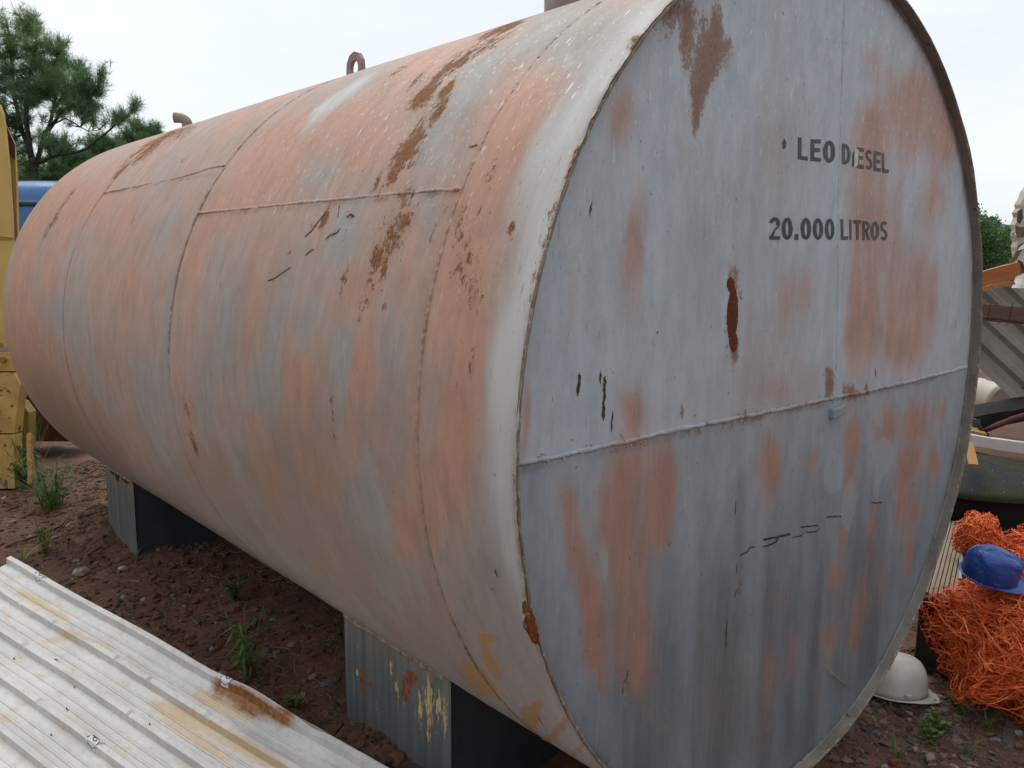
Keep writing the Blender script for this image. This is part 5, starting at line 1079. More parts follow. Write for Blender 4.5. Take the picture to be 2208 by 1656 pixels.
cv = empty('round_cover', CVC); cv.rotation_euler = (.02, .03, 0)
tag(cv, 'dark round mossy cover lying on the scrap heap right of the tank', 'cover')
MOSS = make_moss()
grid_mesh('top', P[:8], MOSS, cv, True, wrap=True, flip=True)
grid_mesh('skirt', P[7:], plain('black_rubber', (.018, .018, .02), (.028, .027, .028), 9, .6, .3, .002), cv, True, wrap=True, flip=True)
board('wood_offcut', 'small orange-brown wood offcut on the mossy cover', 'offcut', at(2088, 955, 4.45), at(2099, 1003, 4.20), .045, .010, PLYWOOD, warp=.001, seed=5)
board('painted_batten', 'white painted batten across the back of the mossy cover', 'batten', at(2030, 936, 4.9), at(2330, 985, 4.75), .05, .062, plain('white_batten', (.62, .60, .57), (.52, .49, .45), 10, .6, .3, .001), seed=6)
board('charred_plank', 'blackened thick plank lying above the white batten', 'plank', at(2040, 905, 5.3), at(2330, 868, 5.2), .30, .085, DARKWOOD, warp=.010, jag=.01, seed=7)
board('tan_board', 'short tan board end under the blackened plank', 'board', at(2060, 925, 5.0), at(2122, 932, 4.95), .16, .018, PLYWOOD, seed=8)
board('blue_board', 'small blue painted board end beside the tank rim', 'board', at(2070, 905, 5.12), at(2112, 914, 5.06), .03, .055, plain('blue_board_paint', (.02, .065, .14), (.03, .09, .18), 12, .5), seed=9)
rp = MB().tube([at(2120, 930, 5.02), at(2150, 917, 5.0), at(2185, 903, 4.98), at(2260, 880, 4.95)], [.013, .018, .018, .016], 10).build('red_pipe', plain('dull_red_paint', (.13, .02, .022), (.08, .018, .018), 18, .6, .3, .002, speck=(.04, .03, .03), speck_scale=25, speck_lo=.5), None, True)
tag(rp, 'dull red pipe lying slanted below the blackened plank', 'pipe')
rb = MB().tube([at(2108, 905, 5.0), at(2112, 920, 4.97), at(2120, 934, 4.95), at(2130, 938, 4.95)], .012, 8).build('rubber_hose', SACK, None, True)
tag(rb, 'black bit of rubber hose hanging by the red pipe', 'hose')
# white drum on its side
dr = empty('plastic_drum'); p0, p1 = at(2075, 846, 6.1), at(2160, 868, 5.8)
dM, dL = basis(p0, p1); dr.matrix_world = dM
tag(dr, 'cream white plastic drum on its side beneath the leaning sheet', 'drum')
DRUM = plain('cream_plastic', (.72, .70, .62), (.62, .57, .45), 5, .45, .4, .001, speck=(.35, .3, .2), speck_scale=26, speck_lo=.68)
pr_ = [(-dL / 2, .02), (-dL / 2, .115), (-dL / 2 + .02, .128), (-.05, .13), (-.045, .135), (-.03, .135), (-.025, .13), (dL / 2 - .03, .13), (dL / 2 - .012, .122), (dL / 2, .105)]
P = np.array([np.stack([aa * 0 + x_, r_ * np.cos(aa), r_ * np.sin(aa)], -1) for x_, r_ in pr_])
grid_mesh('body', P, DRUM, dr, True, wrap=True)
P = np.array([np.stack([aa * 0 + dL / 2 - d_, r_ * np.cos(aa), r_ * np.sin(aa)], -1) for d_, r_ in ((0, .105), (.006, .095), (.006, .01))])
grid_mesh('end_disc', P, DRUM, dr, True, wrap=True)
# slatted white scrap behind the drum
sg = empty('slatted_panel', at(2195, 866, 6.2)); tag(sg, 'slatted white panel scrap behind the plastic drum', 'panel')
SLW = plain('slat_white', (.60, .59, .57), (.48, .47, .45), 14, .5)
for k in range(5):
    p_ = at(2160, 846 + 9 * k, 6.2) - sg.location; q_ = at(2260, 830 + 9 * k, 6.25) - sg.location
    M_, l_ = basis(p_, q_); ob = MB().box((0, 0, 0), (l_, .05, .012)).build('slat', SLW, sg); ob.matrix_local = M_ @ Matrix.Rotation(.5, 4, 'X')
# leaning ribbed sheet, seen from below
c0 = at(2170, 745, 5.45)
e1 = (at(2270, 845, 5.45) - at(2170, 745, 5.45)).normalized()
e2 = (at(2250, 655, 5.48) - c0); e2 = (e2 - e1 * e2.dot(e1)).normalized()
en = e1.cross(e2).normalized()
if en.dot(FV) > 0: en = -en
pv = []
for i in range(-4, 8):
    b0 = i * .135
    pv += [(b0, 0), (b0 + .022, .026), (b0 + .056, .026), (b0 + .078, 0)]
pv = [p_ for p_ in pv if -.262 <= p_[0] <= .62]
us = np.linspace(-.75, .85, 50)
P = np.array([[tuple(c0 + e1 * float(u + .01 * math.sin(9 * p_[0])) + e2 * p_[0] + en * (p_[1] + .018 * math.sin(u * 2.1) + .010 * math.sin(u * 5 + p_[0] * 6))) for p_ in pv] for u in us])
lf = grid_faces(len(us), len(pv)); cz = P.reshape(-1, 3)[lf].mean(1)[:, 2]
lean = mesh('leaning_roof_sheet', P.reshape(-1, 3), lf[cz < 1.53], plain('grey_brown_sheet', (.27, .255, .225), (.21, .19, .16), 4, .55, .4, .002, speck=(.12, .08, .05), speck_scale=9, speck_lo=.62))
lean.modifiers.new('thickness', 'SOLIDIFY').thickness = .0015
tag(lean, 'grey ribbed roofing sheet leaning over the scrap heap with diagonal ribs', 'roofing sheet')
board('wired_plank', 'grey-brown plank with wire round it in front of the leaning sheet', 'plank', at(2040, 665, 4.95), at(2340, 692, 4.8), .03, .098, BROWNWOOD, seed=11)
mb = MB()
for x_ in (2133, 2180):
    mb.tube([at(x_ + 4, 652, 4.86), at(x_, 672, 4.845), at(x_ - 5, 692, 4.85)], .0022, 5)
mb.tube([at(2108, 686, 4.86), at(2150, 688, 4.85), at(2205, 696, 4.84), at(2300, 700, 4.8)], .005, 6)
mb.tube([at(2148, 688, 4.84), at(2153, 700, 4.83), at(2160, 690, 4.83)], .0018, 5)
mb.tube([at(2166, 702, 4.83), at(2180, 694, 4.83), at(2190, 690, 4.83)], .0022, 5)
tag(mb.build('binding_wire', SACK), 'thin black binding wire round the grey-brown plank', 'wire')
board('orange_beam', 'orange-brown timber beam sloping up beside the tank at the right edge', 'beam', at(2040, 619, 5.1), at(2196, 584, 4.98), .09, .098, ORANGEWOOD, seed=12)
board('torn_plywood', 'splintered plywood scrap under the orange-brown beam', 'plywood', at(2085, 628, 5.02), at(2186, 611, 4.93), .05, .026, PLYWOOD, jag=.03, seed=13)
def slab(name, pts, depth, thick, mat, parent=None, seed=0, dz=.0):
    rg = np.random.default_rng(seed)
    fr = [at(x, y, depth + dz * k + rg.normal(0, .004)) for k, (x, y) in enumerate(pts)]
    n_ = len(fr); fd = Vector((FV.x, FV.y, 0)).normalized() * thick
    vs = fr + [p_ + fd for p_ in fr]
    fs = [tuple(range(n_)), tuple(range(n_, 2 * n_))[::-1]] + [(i, n_ + i, n_ + (i + 1) % n_, (i + 1) % n_) for i in range(n_)]
    o = mesh(name, vs, fs, mat, None)
    if parent is not None:
        o.parent = parent; o.matrix_parent_inverse = parent.matrix_world.inverted()
    return o
tp_ = empty('torn_insulation_board', at(2215, 600, 5.05)); bpy.context.view_layer.update()
tag(tp_, 'torn cream insulation panel standing with ripped brown edges at the right edge', 'panel')
CREAM = plain('torn_cream_board', (.55, .52, .45), (.40, .36, .29), 9, .85, .2, .006, speck=(.16, .11, .07), speck_scale=16, speck_lo=.6)
RIP = plain('ripped_brown', (.15, .10, .07), (.09, .06, .045), 16, .9, .1, .004)
slab('core', [(2300, 300), (2226, 395), (2212, 412), (2207, 428), (2199, 441), (2201, 449), (2194, 458), (2197, 468), (2190, 484), (2193, 497), (2191, 507), (2195, 521), (2192, 533), (2195, 552), (2198, 575), (2196, 600), (2300, 604)], 5.08, .06, CREAM, tp_, 1)
for k, pl in enumerate(([(2196, 455), (2204, 449), (2206, 470), (2200, 482), (2194, 476)], [(2191, 487), (2203, 490), (2215, 488), (2214, 495), (2206, 511), (2195, 512), (2192, 500)], [(2177, 566), (2188, 550), (2200, 527), (2216, 521), (2214, 528), (2202, 541), (2192, 560), (2184, 567)], [(2196, 560), (2206, 566), (2212, 590), (2200, 590)])):
    slab('ripped_flap', pl, 5.05 - .006 * k, .01, RIP, tp_, 10 + k)
slab('skin_flap', [(2195, 540), (2203, 530), (2222, 518), (2220, 524), (2206, 537)], 5.03, .006, plain('pale_skin', (.68, .66, .60), (.6, .57, .5), 9, .6), tp_, 20)
tag(MB().tube([at(2150, 1205, 3.45), at(2172, 1188, 3.42), at(2198, 1168, 3.40)], [.004, .005, .003], 6).build('stick', GREYWOOD, None, True), 'pale stick poking up between the blue hard hat and the netting', 'stick')
tag(MB().tube([at(2160, 1195, 3.5), at(2185, 1200, 3.46), at(2215, 1198, 3.42)], [.007, .008, .006], 6).build('stick', PLYWOOD, None, True), 'tan splinter of wood lying behind the blue hard hat', 'stick')
# white ribbed offcut
pts = []
for k in range(12):
    x_ = 2192 + k * 8; wv = .012 * (1 if k % 4 in (1, 2) else 0)
    pts.append([tuple(at(x_, 592 - k * 1.0, 4.96 - wv)), tuple(at(x_ - 11, 621 + k * .3, 4.90 - wv))])
oc = grid_mesh('ribbed_offcut', np.array(pts), SLW, None, False)
oc.modifiers.new('thickness', 'SOLIDIFY').thickness = .002
tag(oc, 'small white ribbed metal offcut below the torn panel', 'offcut')

# ------------------------------------------------------------------ yellow machine behind the far end of the tank
YELLOW = plain('machine_yellow', (.50, .335, .085), (.42, .27, .07), 3, .5, .4, .001, speck=(.18, .10, .04), speck_scale=9, speck_lo=.70)
YWORN = plain('worn_yellow', (.50, .33, .10), (.36, .21, .065), 6, .65, .3, .003, speck=(.13, .075, .04), speck_scale=15, speck_lo=.57)
YRUST = plain('rusty_orange_plate', (.34, .165, .055), (.24, .11, .04), 12, .7, .3, .002, speck=(.10, .05, .03), speck_scale=40, speck_lo=.6)
YDARK = plain('rust_and_gap_shade', (.05, .028, .02), (.09, .045, .03), 14, .9, .1, .003)  # rust of the lining, and shadow tone for the block behind the post
ym = empty('yellow_machine', at(-40, 1055, 5.95)); bpy.context.view_layer.update()
tag(ym, 'weathered yellow earthmoving machine standing behind the far end of the tank', 'machine')
slab('front_panel', [(-420, 60), (-60, 170), (0, 228), (7, 249), (12, 291), (19, 361), (26, 475), (29, 600), (33, 742), (-420, 742)], 6.0, .025, YELLOW, ym, 31)
slab('side_panel', [(-30, 215), (10, 267), (31, 310), (35, 370), (38, 492), (41, 600), (44, 742), (-30, 742)], 6.12, .02, YELLOW, ym, 32)
slab('rusted_lining', [(-30, 205), (9, 262), (32, 312), (32, 345), (20, 330), (24, 480), (36, 740), (-30, 740)], 6.09, .008, YDARK, ym, 33)
slab('panel_rib', [(-60, 506), (27, 512), (28, 517), (-60, 513)], 5.985, .012, YELLOW, ym, 34)
slab('deck_plate', [(-420, 762), (27, 762), (33, 800), (-420, 800)], 5.93, .10, YWORN, ym, 35)
slab('ballast_block', [(-420, 804), (30, 804), (44, 830), (34, 900), (31, 934), (-420, 934)], 5.92, .10, YWORN, ym, 36)
slab('ballast_block', [(-420, 939), (30, 939), (32, 1053), (-420, 1060)], 5.90, .10, YWORN, ym, 37)
slab('side_post', [(40, 866), (46, 868), (62, 890), (60, 960), (44, 968), (36, 960)], 6.35, .10, plain('olive_yellow', (.27, .20, .05), (.2, .15, .045), 8, .6), ym, 38)
slab('dark_gap_block', [(-60, 790), (110, 800), (150, 930), (150, 952), (-60, 952)], 6.9, .5, YDARK, ym, 39)  # added dark box standing in for the shadowed gap behind the post
for x_, y_ in ((5, 775), (-40, 775), (2, 745)):
    b_ = MB().tube([at(x_, y_, 5.94), at(x_, y_, 5.90)], .020, 6).build('bolt', YRUST, ym)
    b_.matrix_parent_inverse = ym.matrix_world.inverted()
board('rusty_plate', 'narrow rusty orange steel plate standing upright beside the yellow machine', 'plate', at(66, 1046, 5.62), at(66, 936, 5.85), .04, .030, YRUST, up=tuple(RV), seed=41)

# blue truck farther off
bt = empty('blue_truck', (1.6, 14.0, .14)); bt.rotation_euler = (0, 0, math.atan2(RV.y, RV.x))
tag(bt, 'blue box-bodied truck parked beyond the yellow machine', 'truck')
BLUE = plain('truck_blue', (.022, .10, .27), (.03, .125, .30), 3, .32, .5, .0, speck=(.35, .45, .55), speck_scale=28, speck_lo=.74)
BTRIM = plain('truck_trim', (.20, .26, .33), (.14, .18, .23), 6, .45)
BBLK = plain('truck_rubber', (.02, .02, .022), (.03, .03, .03), 8, .7)
# body with a rounded roof edge, in truck space: x along, y away, z up
pf_ = [(0, .55), (0, 2.30), (.02, 2.42), (.07, 2.56), (.16, 2.69), (.30, 2.78), (.5, 2.82), (2.0, 2.84), (2.2, 2.78), (2.3, 2.6), (2.3, .55)]
P = np.array([[(x_, y_, z_) for y_, z_ in pf_] for x_ in np.linspace(-1.9, 4.5, 12)])
grid_mesh('body', P, BLUE, bt, True, flip=True)
for z_, h_, mt_ in ((2.44, .035, BTRIM), (2.39, .03, BBLK)):
    bevel(MB().box((1.3, -.015, z_), (6.4, .03, h_)).build('roof_trim', mt_, bt), .006)
MB().box((-1.9, 1.15, 1.6), (.02, 2.28, 2.1)).build('end_wall', BLUE, bt)
MB().box((1.3, 1.15, .5), (6.2, 1.0, .18)).build('chassis', BBLK, bt)
for x_ in (-.9, 3.3):
    for y_ in (.12, 2.15):
        MB().tube([(x_, y_, .48), (x_, y_ + .24 * (1 if y_ < 1 else -1), .48)], .48, 28).build('wheel', BBLK, bt, True)

# ------------------------------------------------------------------ trees
BARK = plain('pine_bark', (.050, .052, .044), (.032, .034, .028), 10, .9, .1, .01)
def make_leaf_mat(name, c1, c2, c3):
    t = NT(name, .55, .3)
    sh_ = t.attr('shade')
    col = t.mix(t.step(sh_, 0, .6), c1, c2); col = t.mix(t.step(sh_, .6, 1.0), col, c3)
    t.put(t.b.inputs['Base Color'], col)
    tr = t.n('BsdfTranslucent'); t.put(tr.inputs['Color'], t.hsv(col, 1.3))
    mx = t.n('MixShader'); mx.inputs[0].default_value = .25
    t.t.links.new(t.b.outputs[0], mx.inputs[1]); t.t.links.new(tr.outputs[0], mx.inputs[2])
    t.t.links.new(mx.outputs[0], t.t.nodes['Material Output'].inputs['Surface'])
    return t.m
NEEDLE = make_leaf_mat('pine_needles', (.075, .145, .065), (.125, .22, .09), (.20, .31, .12))
FOLIAGE = make_leaf_mat('foliage', (.050, .10, .042), (.09, .175, .062), (.15, .26, .09))

def needles(centres, dirs, n, ln, wd, rg):
    """bottle-brush tufts: thin triangles round a short twig"""
    C_ = np.repeat(np.array(centres), n, 0); D_ = np.repeat(np.array(dirs), n, 0)
    k = len(C_)
    t_ = rg.uniform(-.5, .6, k)
    rnd = rg.normal(size=(k, 3)); rnd /= np.linalg.norm(rnd, axis=1)[:, None]
    d = D_ * rg.uniform(.35, .9, k)[:, None] + rnd * .75; d /= np.linalg.norm(d, axis=1)[:, None]
    l_ = ln * rg.uniform(.65, 1.15, k)
    b0 = C_ + D_ * (t_ * ln * 1.3)[:, None]
    s_ = np.cross(d, rg.normal(size=(k, 3))); s_ /= np.linalg.norm(s_, axis=1)[:, None]
    V = np.stack([b0 - s_ * wd, b0 + s_ * wd, b0 + d * l_[:, None]], 1).reshape(-1, 3)
    F = np.arange(3 * k).reshape(-1, 3)
    return V, F

def pine(label, limbs, clumps, n_tuft, ln=.17, wd=.007, per=26, seed=1, mat=None, group=None, zfloor=None):
    """limbs: list of (points, r0, r1); clumps: (centre, radius, weight)"""
    rg = np.random.default_rng(seed)
    base = limbs[0][0][0]
    tr = empty('pine_tree', base)
    B = np.array(base)
    mb = MB(); allp = []
    for pts, r0, r1 in limbs:
        n_ = len(pts)
        P_ = []
        for i in range(n_ - 1):
            for s_ in np.linspace(0, 1, 4)[:-1]:
                P_.append(np.array(pts[i]) * (1 - s_) + np.array(pts[i + 1]) * s_ + rg.normal(0, .012, 3))
        P_.append(np.array(pts[-1]))
        mb.tube([tuple(p_ - B) for p_ in P_], [r0 + (r1 - r0) * i / (len(P_) - 1) for i in range(len(P_))], 7)
        allp += P_
    allp = np.array(allp)
    cs, ds = [], []
    W_ = np.array([c_[2] for c_ in clumps], float); W_ /= W_.sum()
    for c_, r_, w_ in clumps:
        c_ = np.array(c_)
        m_ = int(n_tuft * w_ / sum(q[2] for q in clumps))
        # sprays: short twigs from the nearest limb out into the clump
        nsp = max(m_ // 9, 1)
        for _ in range(nsp):
            v_ = rg.normal(size=3); v_ /= np.linalg.norm(v_)
            tip = c_ + v_ * r_ * rg.uniform(.25, 1.18) * np.array([1, 1, .85])
            root = allp[np.argmin(np.linalg.norm(allp - tip, axis=1) + rg.uniform(0, .25, len(allp)))]
            ax = tip - root; L_ = np.linalg.norm(ax) + 1e-6
            if L_ > 1.6: root = tip - ax / L_ * 1.6; L_ = 1.6
            ax = (tip - root) / L_
            mid_ = (root + tip) / 2 + np.array([0, 0, -.05 * L_])
            mb.tube([tuple(root - B), tuple(mid_ - B), tuple(tip - B)], [.018, .012, .005], 4, False)
            for s_ in np.linspace(.35, 1.0, 9):
                if s_ < .55 and rg.random() < .45: continue
                p_ = root * (1 - s_) + tip * s_ + rg.normal(0, .10, 3) * min(L_, 1) * (.4 + s_ * .5)
                dd_ = ax * .5 + np.array([0, 0, .55]) + rg.normal(0, .45, 3); dd_ /= np.linalg.norm(dd_)
                cs.append(p_ - B); ds.append(dd_)
    mb.build('trunk', BARK, tr, True)
    V, F = needles(cs, ds, per, ln, wd, rg)
    cr = mesh('crown', V, F, mat or NEEDLE, tr)
    sh_ = np.repeat(np.clip(.45 + .35 * vnoise(np.array(cs)[:, 0] * 1.3, np.array(cs)[:, 2] * 1.3, seed) + rg.normal(0, .16, len(cs)), 0, 1), per * 3)
    attr(cr, 'shade', sh_)
    tag(tr, label, 'tree', group)
    return tr
rg = np.random.default_rng(3)
def T(x, y, d=20.5): return tuple(at(x, y, d))
def ground_pt(x, d):
    p_ = at(x, 560, d); return (p_.x, p_.y, 0)
g0 = ground_pt(78, 20.5)
pine('tall multi-stemmed pine rising above the yellow machine at the left edge',
     [([g0, T(76, 470), T(74, 400), T(70, 340)], .14, .10), ([T(70, 345), T(58, 270, 20.3), T(60, 200, 20.2), T(72, 120, 20.2), T(80, 70, 20.2)], .075, .02),
      ([T(75, 370), T(92, 305, 20.7), T(112, 255, 20.9), T(122, 205, 21), T(132, 150, 21.1)], .065, .02), ([T(70, 345), T(46, 280, 20.6), T(28, 190, 20.9), T(22, 90, 21), T(14, 40, 21)], .065, .015),
      ([T(104, 280, 20.8), T(135, 240, 20.3), T(165, 222, 20.1), T(200, 205, 20)], .045, .012), ([T(80, 350), T(130, 335, 20), T(190, 322, 19.6), T(240, 278, 19.5), T(283, 240, 19.4)], .05, .012),
      ([T(105, 275, 20.9), T(140, 255), T(190, 283), T(225, 278)], .025, .006), ([T(118, 230, 21), T(150, 190, 21.2), T(185, 150, 21.3)], .03, .008), ([T(60, 230, 20.3), T(95, 180, 20), T(125, 120, 20)], .035, .008), ([T(50, 290), T(20, 250), T(-20, 240)], .04, .01)],
     [(T(35, 75), .62, 1.1), (T(95, 95, 20), .55, .9), (T(20, 130), .55, .8), (T(72, 160), .70, 1.5), (T(112, 140, 21), .60, 1.3), (T(128, 195, 20.2), .62, 1.5), (T(172, 190, 20), .50, 1.0), (T(200, 175, 20), .40, .5), (T(110, 300, 20), .45, .5), (T(60, 360), .55, .7), (T(165, 232, 20), .50, 1.0), (T(195, 235, 20.4), .42, .7), (T(80, 215, 20.3), .60, 1.0), (T(15, 205), .70, 1.1), (T(25, 270), .60, .9), (T(-60, 150), 1.2, 1.6), (T(150, 130, 21), .35, .35), (T(258, 262, 19.4), .32, .4), (T(285, 232, 19.4), .22, .2), (T(40, 320), .5, .5), (T(215, 200, 20), .25, .2), (T(55, 40), .35, .25), (T(132, 85, 20), .22, .15), (T(225, 145, 20), .18, .1)],
     3500, .22, .0048, 22, 5)
def low_pine(label, x, d, clumps, n_, seed):
    b_ = ground_pt(x, d)
    lm = [([b_, tuple(at(x, 420, d)), tuple(at(x + 4, 345, d))], .10, .03)]
    for c_ in clumps: lm.append(([tuple(at(x, 430, d)), tuple(at((x + c_[0]) / 2, (430 + c_[1]) / 2 + 8, d)), tuple(at(c_[0], c_[1], d))], .035, .01))
    pine(label, lm, [(tuple(at(c_[0], c_[1], d + random.uniform(-.5, .5))), c_[2], c_[2] ** 2) for c_ in clumps], int(n_ * 2.2), .20, .0058, 24, seed)
low_pine('low bushy pine directly under the tall pine', 110, 22.5, [(95, 380, .6), (130, 350, .6), (150, 385, .7), (175, 345, .5), (60, 400, .8), (110, 405, .7), (145, 315, .35)], 900, 6)
low_pine('low bushy pine left of the vent elbow', 225, 23.5, [(205, 345, .7), (235, 335, .55), (190, 375, .7), (250, 350, .6), (225, 312, .35), (275, 330, .4)], 800, 7)
low_pine('low bushy pine farthest right, its tips just above the tank', 310, 24.5, [(290, 305, .55), (318, 300, .45), (335, 295, .36), (345, 310, .36), (280, 335, .6), (325, 330, .6), (300, 275, .25), (340, 275, .16)], 760, 8)

def leafy(label, x, d, clumps, n_, seed, size=.09):
    rg = np.random.default_rng(seed)
    b_ = np.array(ground_pt(x, d)); tr = empty('leafy_tree', tuple(b_))
    mb = MB(); mb.tube([(0, 0, 0), (0.05, 0, 1.2), (0, .05, 2.0)], [.16, .12, .06], 8)
    V, F, S_ = [], [], []
    for cx, cy, r_ in clumps:
        c_ = np.array(at(cx, cy, d + rg.uniform(-.8, .8))) - b_
        mb.tube([(0, 0, 1.1), tuple(c_ * .6 + np.array([0, 0, .4])), tuple(c_)], [.06, .035, .012], 5)
        m_ = int(n_ * r_ * r_)
        v_ = rg.normal(size=(m_, 3)); v_ /= np.linalg.norm(v_, axis=1)[:, None]
        rad = r_ * rg.uniform(.4, 1, m_) ** .6 * (1 + .35 * vnoise(v_[:, 0] * 3 + cx, v_[:, 1] * 3 + v_[:, 2] * 3, seed))
        p_ = c_ + v_ * rad[:, None]
        a_ = rg.normal(size=(m_, 3)); a_ /= np.linalg.norm(a_, axis=1)[:, None]
        b2 = np.cross(a_, rg.normal(size=(m_, 3))); b2 /= np.linalg.norm(b2, axis=1)[:, None]
        s_ = size * rg.uniform(.6, 1.3, m_)[:, None]
        k0 = sum(len(q) for q in V)
        V.append(np.stack([p_ - a_ * s_, p_ + b2 * s_ * .5, p_ + a_ * s_, p_ - b2 * s_ * .5], 1).reshape(-1, 3))
        F.append(np.arange(4 * m_).reshape(-1, 4) + k0)
        S_.append(np.repeat(np.clip(.35 + .5 * v_[:, 2] * .5 + .3 * vnoise(p_[:, 0] * 1.5, p_[:, 2] * 1.5, seed) + rg.normal(0, .15, m_), 0, 1), 4))
    mb.build('trunk', BARK, tr, True)
    cr = mesh('crown', np.concatenate(V), np.concatenate(F), FOLIAGE, tr); attr(cr, 'shade', np.concatenate(S_))
    return tag(tr, label, 'tree')
leafy('dense green tree beside the right rim of the tank', 2125, 36, [(2128, 505, .75), (2105, 520, 1.0), (2140, 535, .7), (2118, 560, .9), (2150, 510, .35), (2138, 480, .30), (2145, 570, .7), (2090, 480, .8)], 1500, 51)
leafy('green tree next to the torn panel', 2180, 39, [(2176, 520, .55), (2170, 550, .8), (2195, 545, .8), (2215, 520, .9), (2174, 496, .20), (2185, 575, .9), (2158, 535, .4)], 1500, 52)

# far wooded hill
hx = np.linspace(-900, 900, 60); hy = np.linspace(0, 1, 14)
HXg, HYg = np.meshgrid(hx, hy, indexing='ij')
c_ = at(2300, 560, 1500)
hz = (46 + 22 * vnoise(HXg / 160, HYg * 0 + 2, 201) + 8 * vnoise(HXg / 45, HYg * 2, 202)) * np.sin(HYg * pi) ** .8 * smoothstep(900, 500, np.abs(HXg))
PH = np.stack([c_.x + RV.x * HXg + FV.x * (HYg - .5) * 500, c_.y + RV.y * HXg + FV.y * (HYg - .5) * 500, hz - .5], -1)
tag(grid_mesh('hill', PH, plain('far_wood', (.075, .115, .14), (.06, .10, .12), .02, .9, .1), None, True), kind='structure')

# ------------------------------------------------------------------ weeds and litter
GRASS = make_leaf_mat('weed_green', (.045, .095, .025), (.085, .17, .04), (.20, .22, .06))
STRAW = plain('dry_straw', (.30, .21, .10), (.20, .13, .065), 20, .8)
def blade(mb, p, d, h, w, droop, rg, n=6):
    p = np.array(p, float); d = np.array([math.cos(d), math.sin(d)])
    side = np.array([-d[1], d[0], 0])
    vs = []
    for i in range(n + 1):
        s_ = i / n
        out = droop * h * s_ ** 1.8
        z_ = h * (s_ - .35 * droop * s_ ** 2.2)
        c_ = p + np.array([d[0] * out, d[1] * out, z_])
        ww = w * (1 - s_) ** .7 * (.6 + .4 * min(1, s_ * 4))
        vs += [tuple(c_ - side * ww), tuple(c_ + side * ww)]
    mb.add(vs, [(2 * i, 2 * i + 1, 2 * i + 3, 2 * i + 2) for i in range(n)])
def weed(label, x, y, n, h, w, droop, seed, kind='grass', spread=.03, shade=.5):
    rg = np.random.default_rng(seed)
    root = empty('weed', (x, y, gz(x, y) - .004))
    stem, lf_ = MB(), MB()
    if kind == 'grass':
        for _ in range(n):
            a_ = rg.uniform(0, 6.28); r_ = spread * rg.random()
            blade(lf_, (r_ * math.cos(a_), r_ * math.sin(a_), 0), a_ + rg.normal(0, .5), h * rg.uniform(.5, 1.1), w * rg.uniform(.7, 1.2), droop * rg.uniform(.3, 1.4), rg)
        for _ in range(3): stem.tube([(0, 0, 0), (rg.normal(0, .01), rg.normal(0, .01), h * .4)], .0016, 4)
    else:
        for _ in range(n):
            a_ = rg.uniform(0, 6.28); ln = h * rg.uniform(.6, 1.05); le = droop * .35
            tip = np.array([math.cos(a_) * ln * le, math.sin(a_) * ln * le, ln])
            stem.tube([(0, 0, 0), tuple(tip * .5 + np.array([0, 0, .03 * ln])), tuple(tip)], [.0024, .0018, .001], 5)
            for s_ in np.linspace(.25, 1.0, 7):
                for q in range(2):
                    b_ = rg.uniform(0, 6.28); pp = tip * s_
                    L_ = (.45 if kind == 'sprig' else .32) * h * rg.uniform(.5, 1.0) * (.6 + .5 * s_)
                    e_ = np.array([math.cos(b_), math.sin(b_), rg.uniform(-.5, .5) - (.5 if kind == 'sprig' else 0)]); e_ /= np.linalg.norm(e_)
                    sd_ = np.cross(e_, [0, 0, 1.0]); sd_ /= np.linalg.norm(sd_) + 1e-9
                    ww = w * (1 if kind == 'sprig' else 2.2)
                    lf_.add([tuple(pp), tuple(pp + e_ * L_ * .4 - sd_ * ww), tuple(pp + e_ * L_), tuple(pp + e_ * L_ * .4 + sd_ * ww)], [(0, 1, 2, 3)])
    stem.build('stem', plain('stem_%d' % seed, (.16, .15, .055), (.2, .15, .06), 20, .7), root)
    o = lf_.build('leaves', GRASS, root)
    attr(o, 'shade', np.clip(np.repeat(rg.normal(shade, .25, len(o.data.vertices) // 4 + 1), 4)[:len(o.data.vertices)], 0, 1))
    return tag(root, label, 'weed')
weed('big leafy grass clump between the yellow machine and the far saddle', -.93, 4.93, 70, .34, .005, .9, 301, 'grass', .07, .35)
weed('bushy feathery weed rising out of the grass clump', -.90, 5.0, 9, .40, .005, 1.0, 302, 'sprig', .05, .4)
weed('tall thin grass growing along the right side of the yellow machine', -.93, 5.66, 60, .62, .0035, .5, 303, 'grass', .10, .4)
weed('low leafy weed at the foot of the yellow machine', -.965, 5.50, 16, .20, .005, 1.2, 304, 'leafy', .05, .3)
weed('upright bright green grass tuft beside the corner of the roofing sheet', -1.17, 4.03, 18, .27, .006, .35, 305, 'grass', .02, .6)
weed('small yellowing grass tuft at the far end of the roofing sheet', -1.30, 3.95, 6, .18, .007, .9, 306, 'grass', .03, .95)
weed('drooping green sprig with yellow stalks beside the roofing sheet', -.895, 1.93, 7, .30, .0045, .7, 307, 'sprig', .02, .5)
weed('small broad leaved seedling in front of the shadow under the tank', -.62, 2.70, 5, .11, .008, 1.6, 308, 'leafy', .02, .35)
weed('tiny bright seedling at the edge of the roofing sheet near the saddle', -.87, 1.58, 4, .07, .006, 1.5, 309, 'leafy', .01, .75)
weed('dim straggly weed in the shade behind the near saddle', -.42, 1.95, 14, .16, .004, 1.0, 310, 'grass', .05, .25)
weed('low green weed in the gravel in front of the white helmet', .83, -.085, 7, .075, .005, 1.6, 311, 'leafy', .02, .4)
weed('small weed at the foot of the orange netting', 1.0, -.10, 6, .09, .004, 1.4, 312, 'leafy', .02, .4)
weed('thin grass tuft near the right edge below the netting', .98, -.20, 8, .09, .0035, .9, 313, 'grass', .02, .35)
weed('green grass tuft at the bottom right of the gravel', .75, -.21, 14, .075, .0035, 1.0, 314, 'grass', .02, .6)
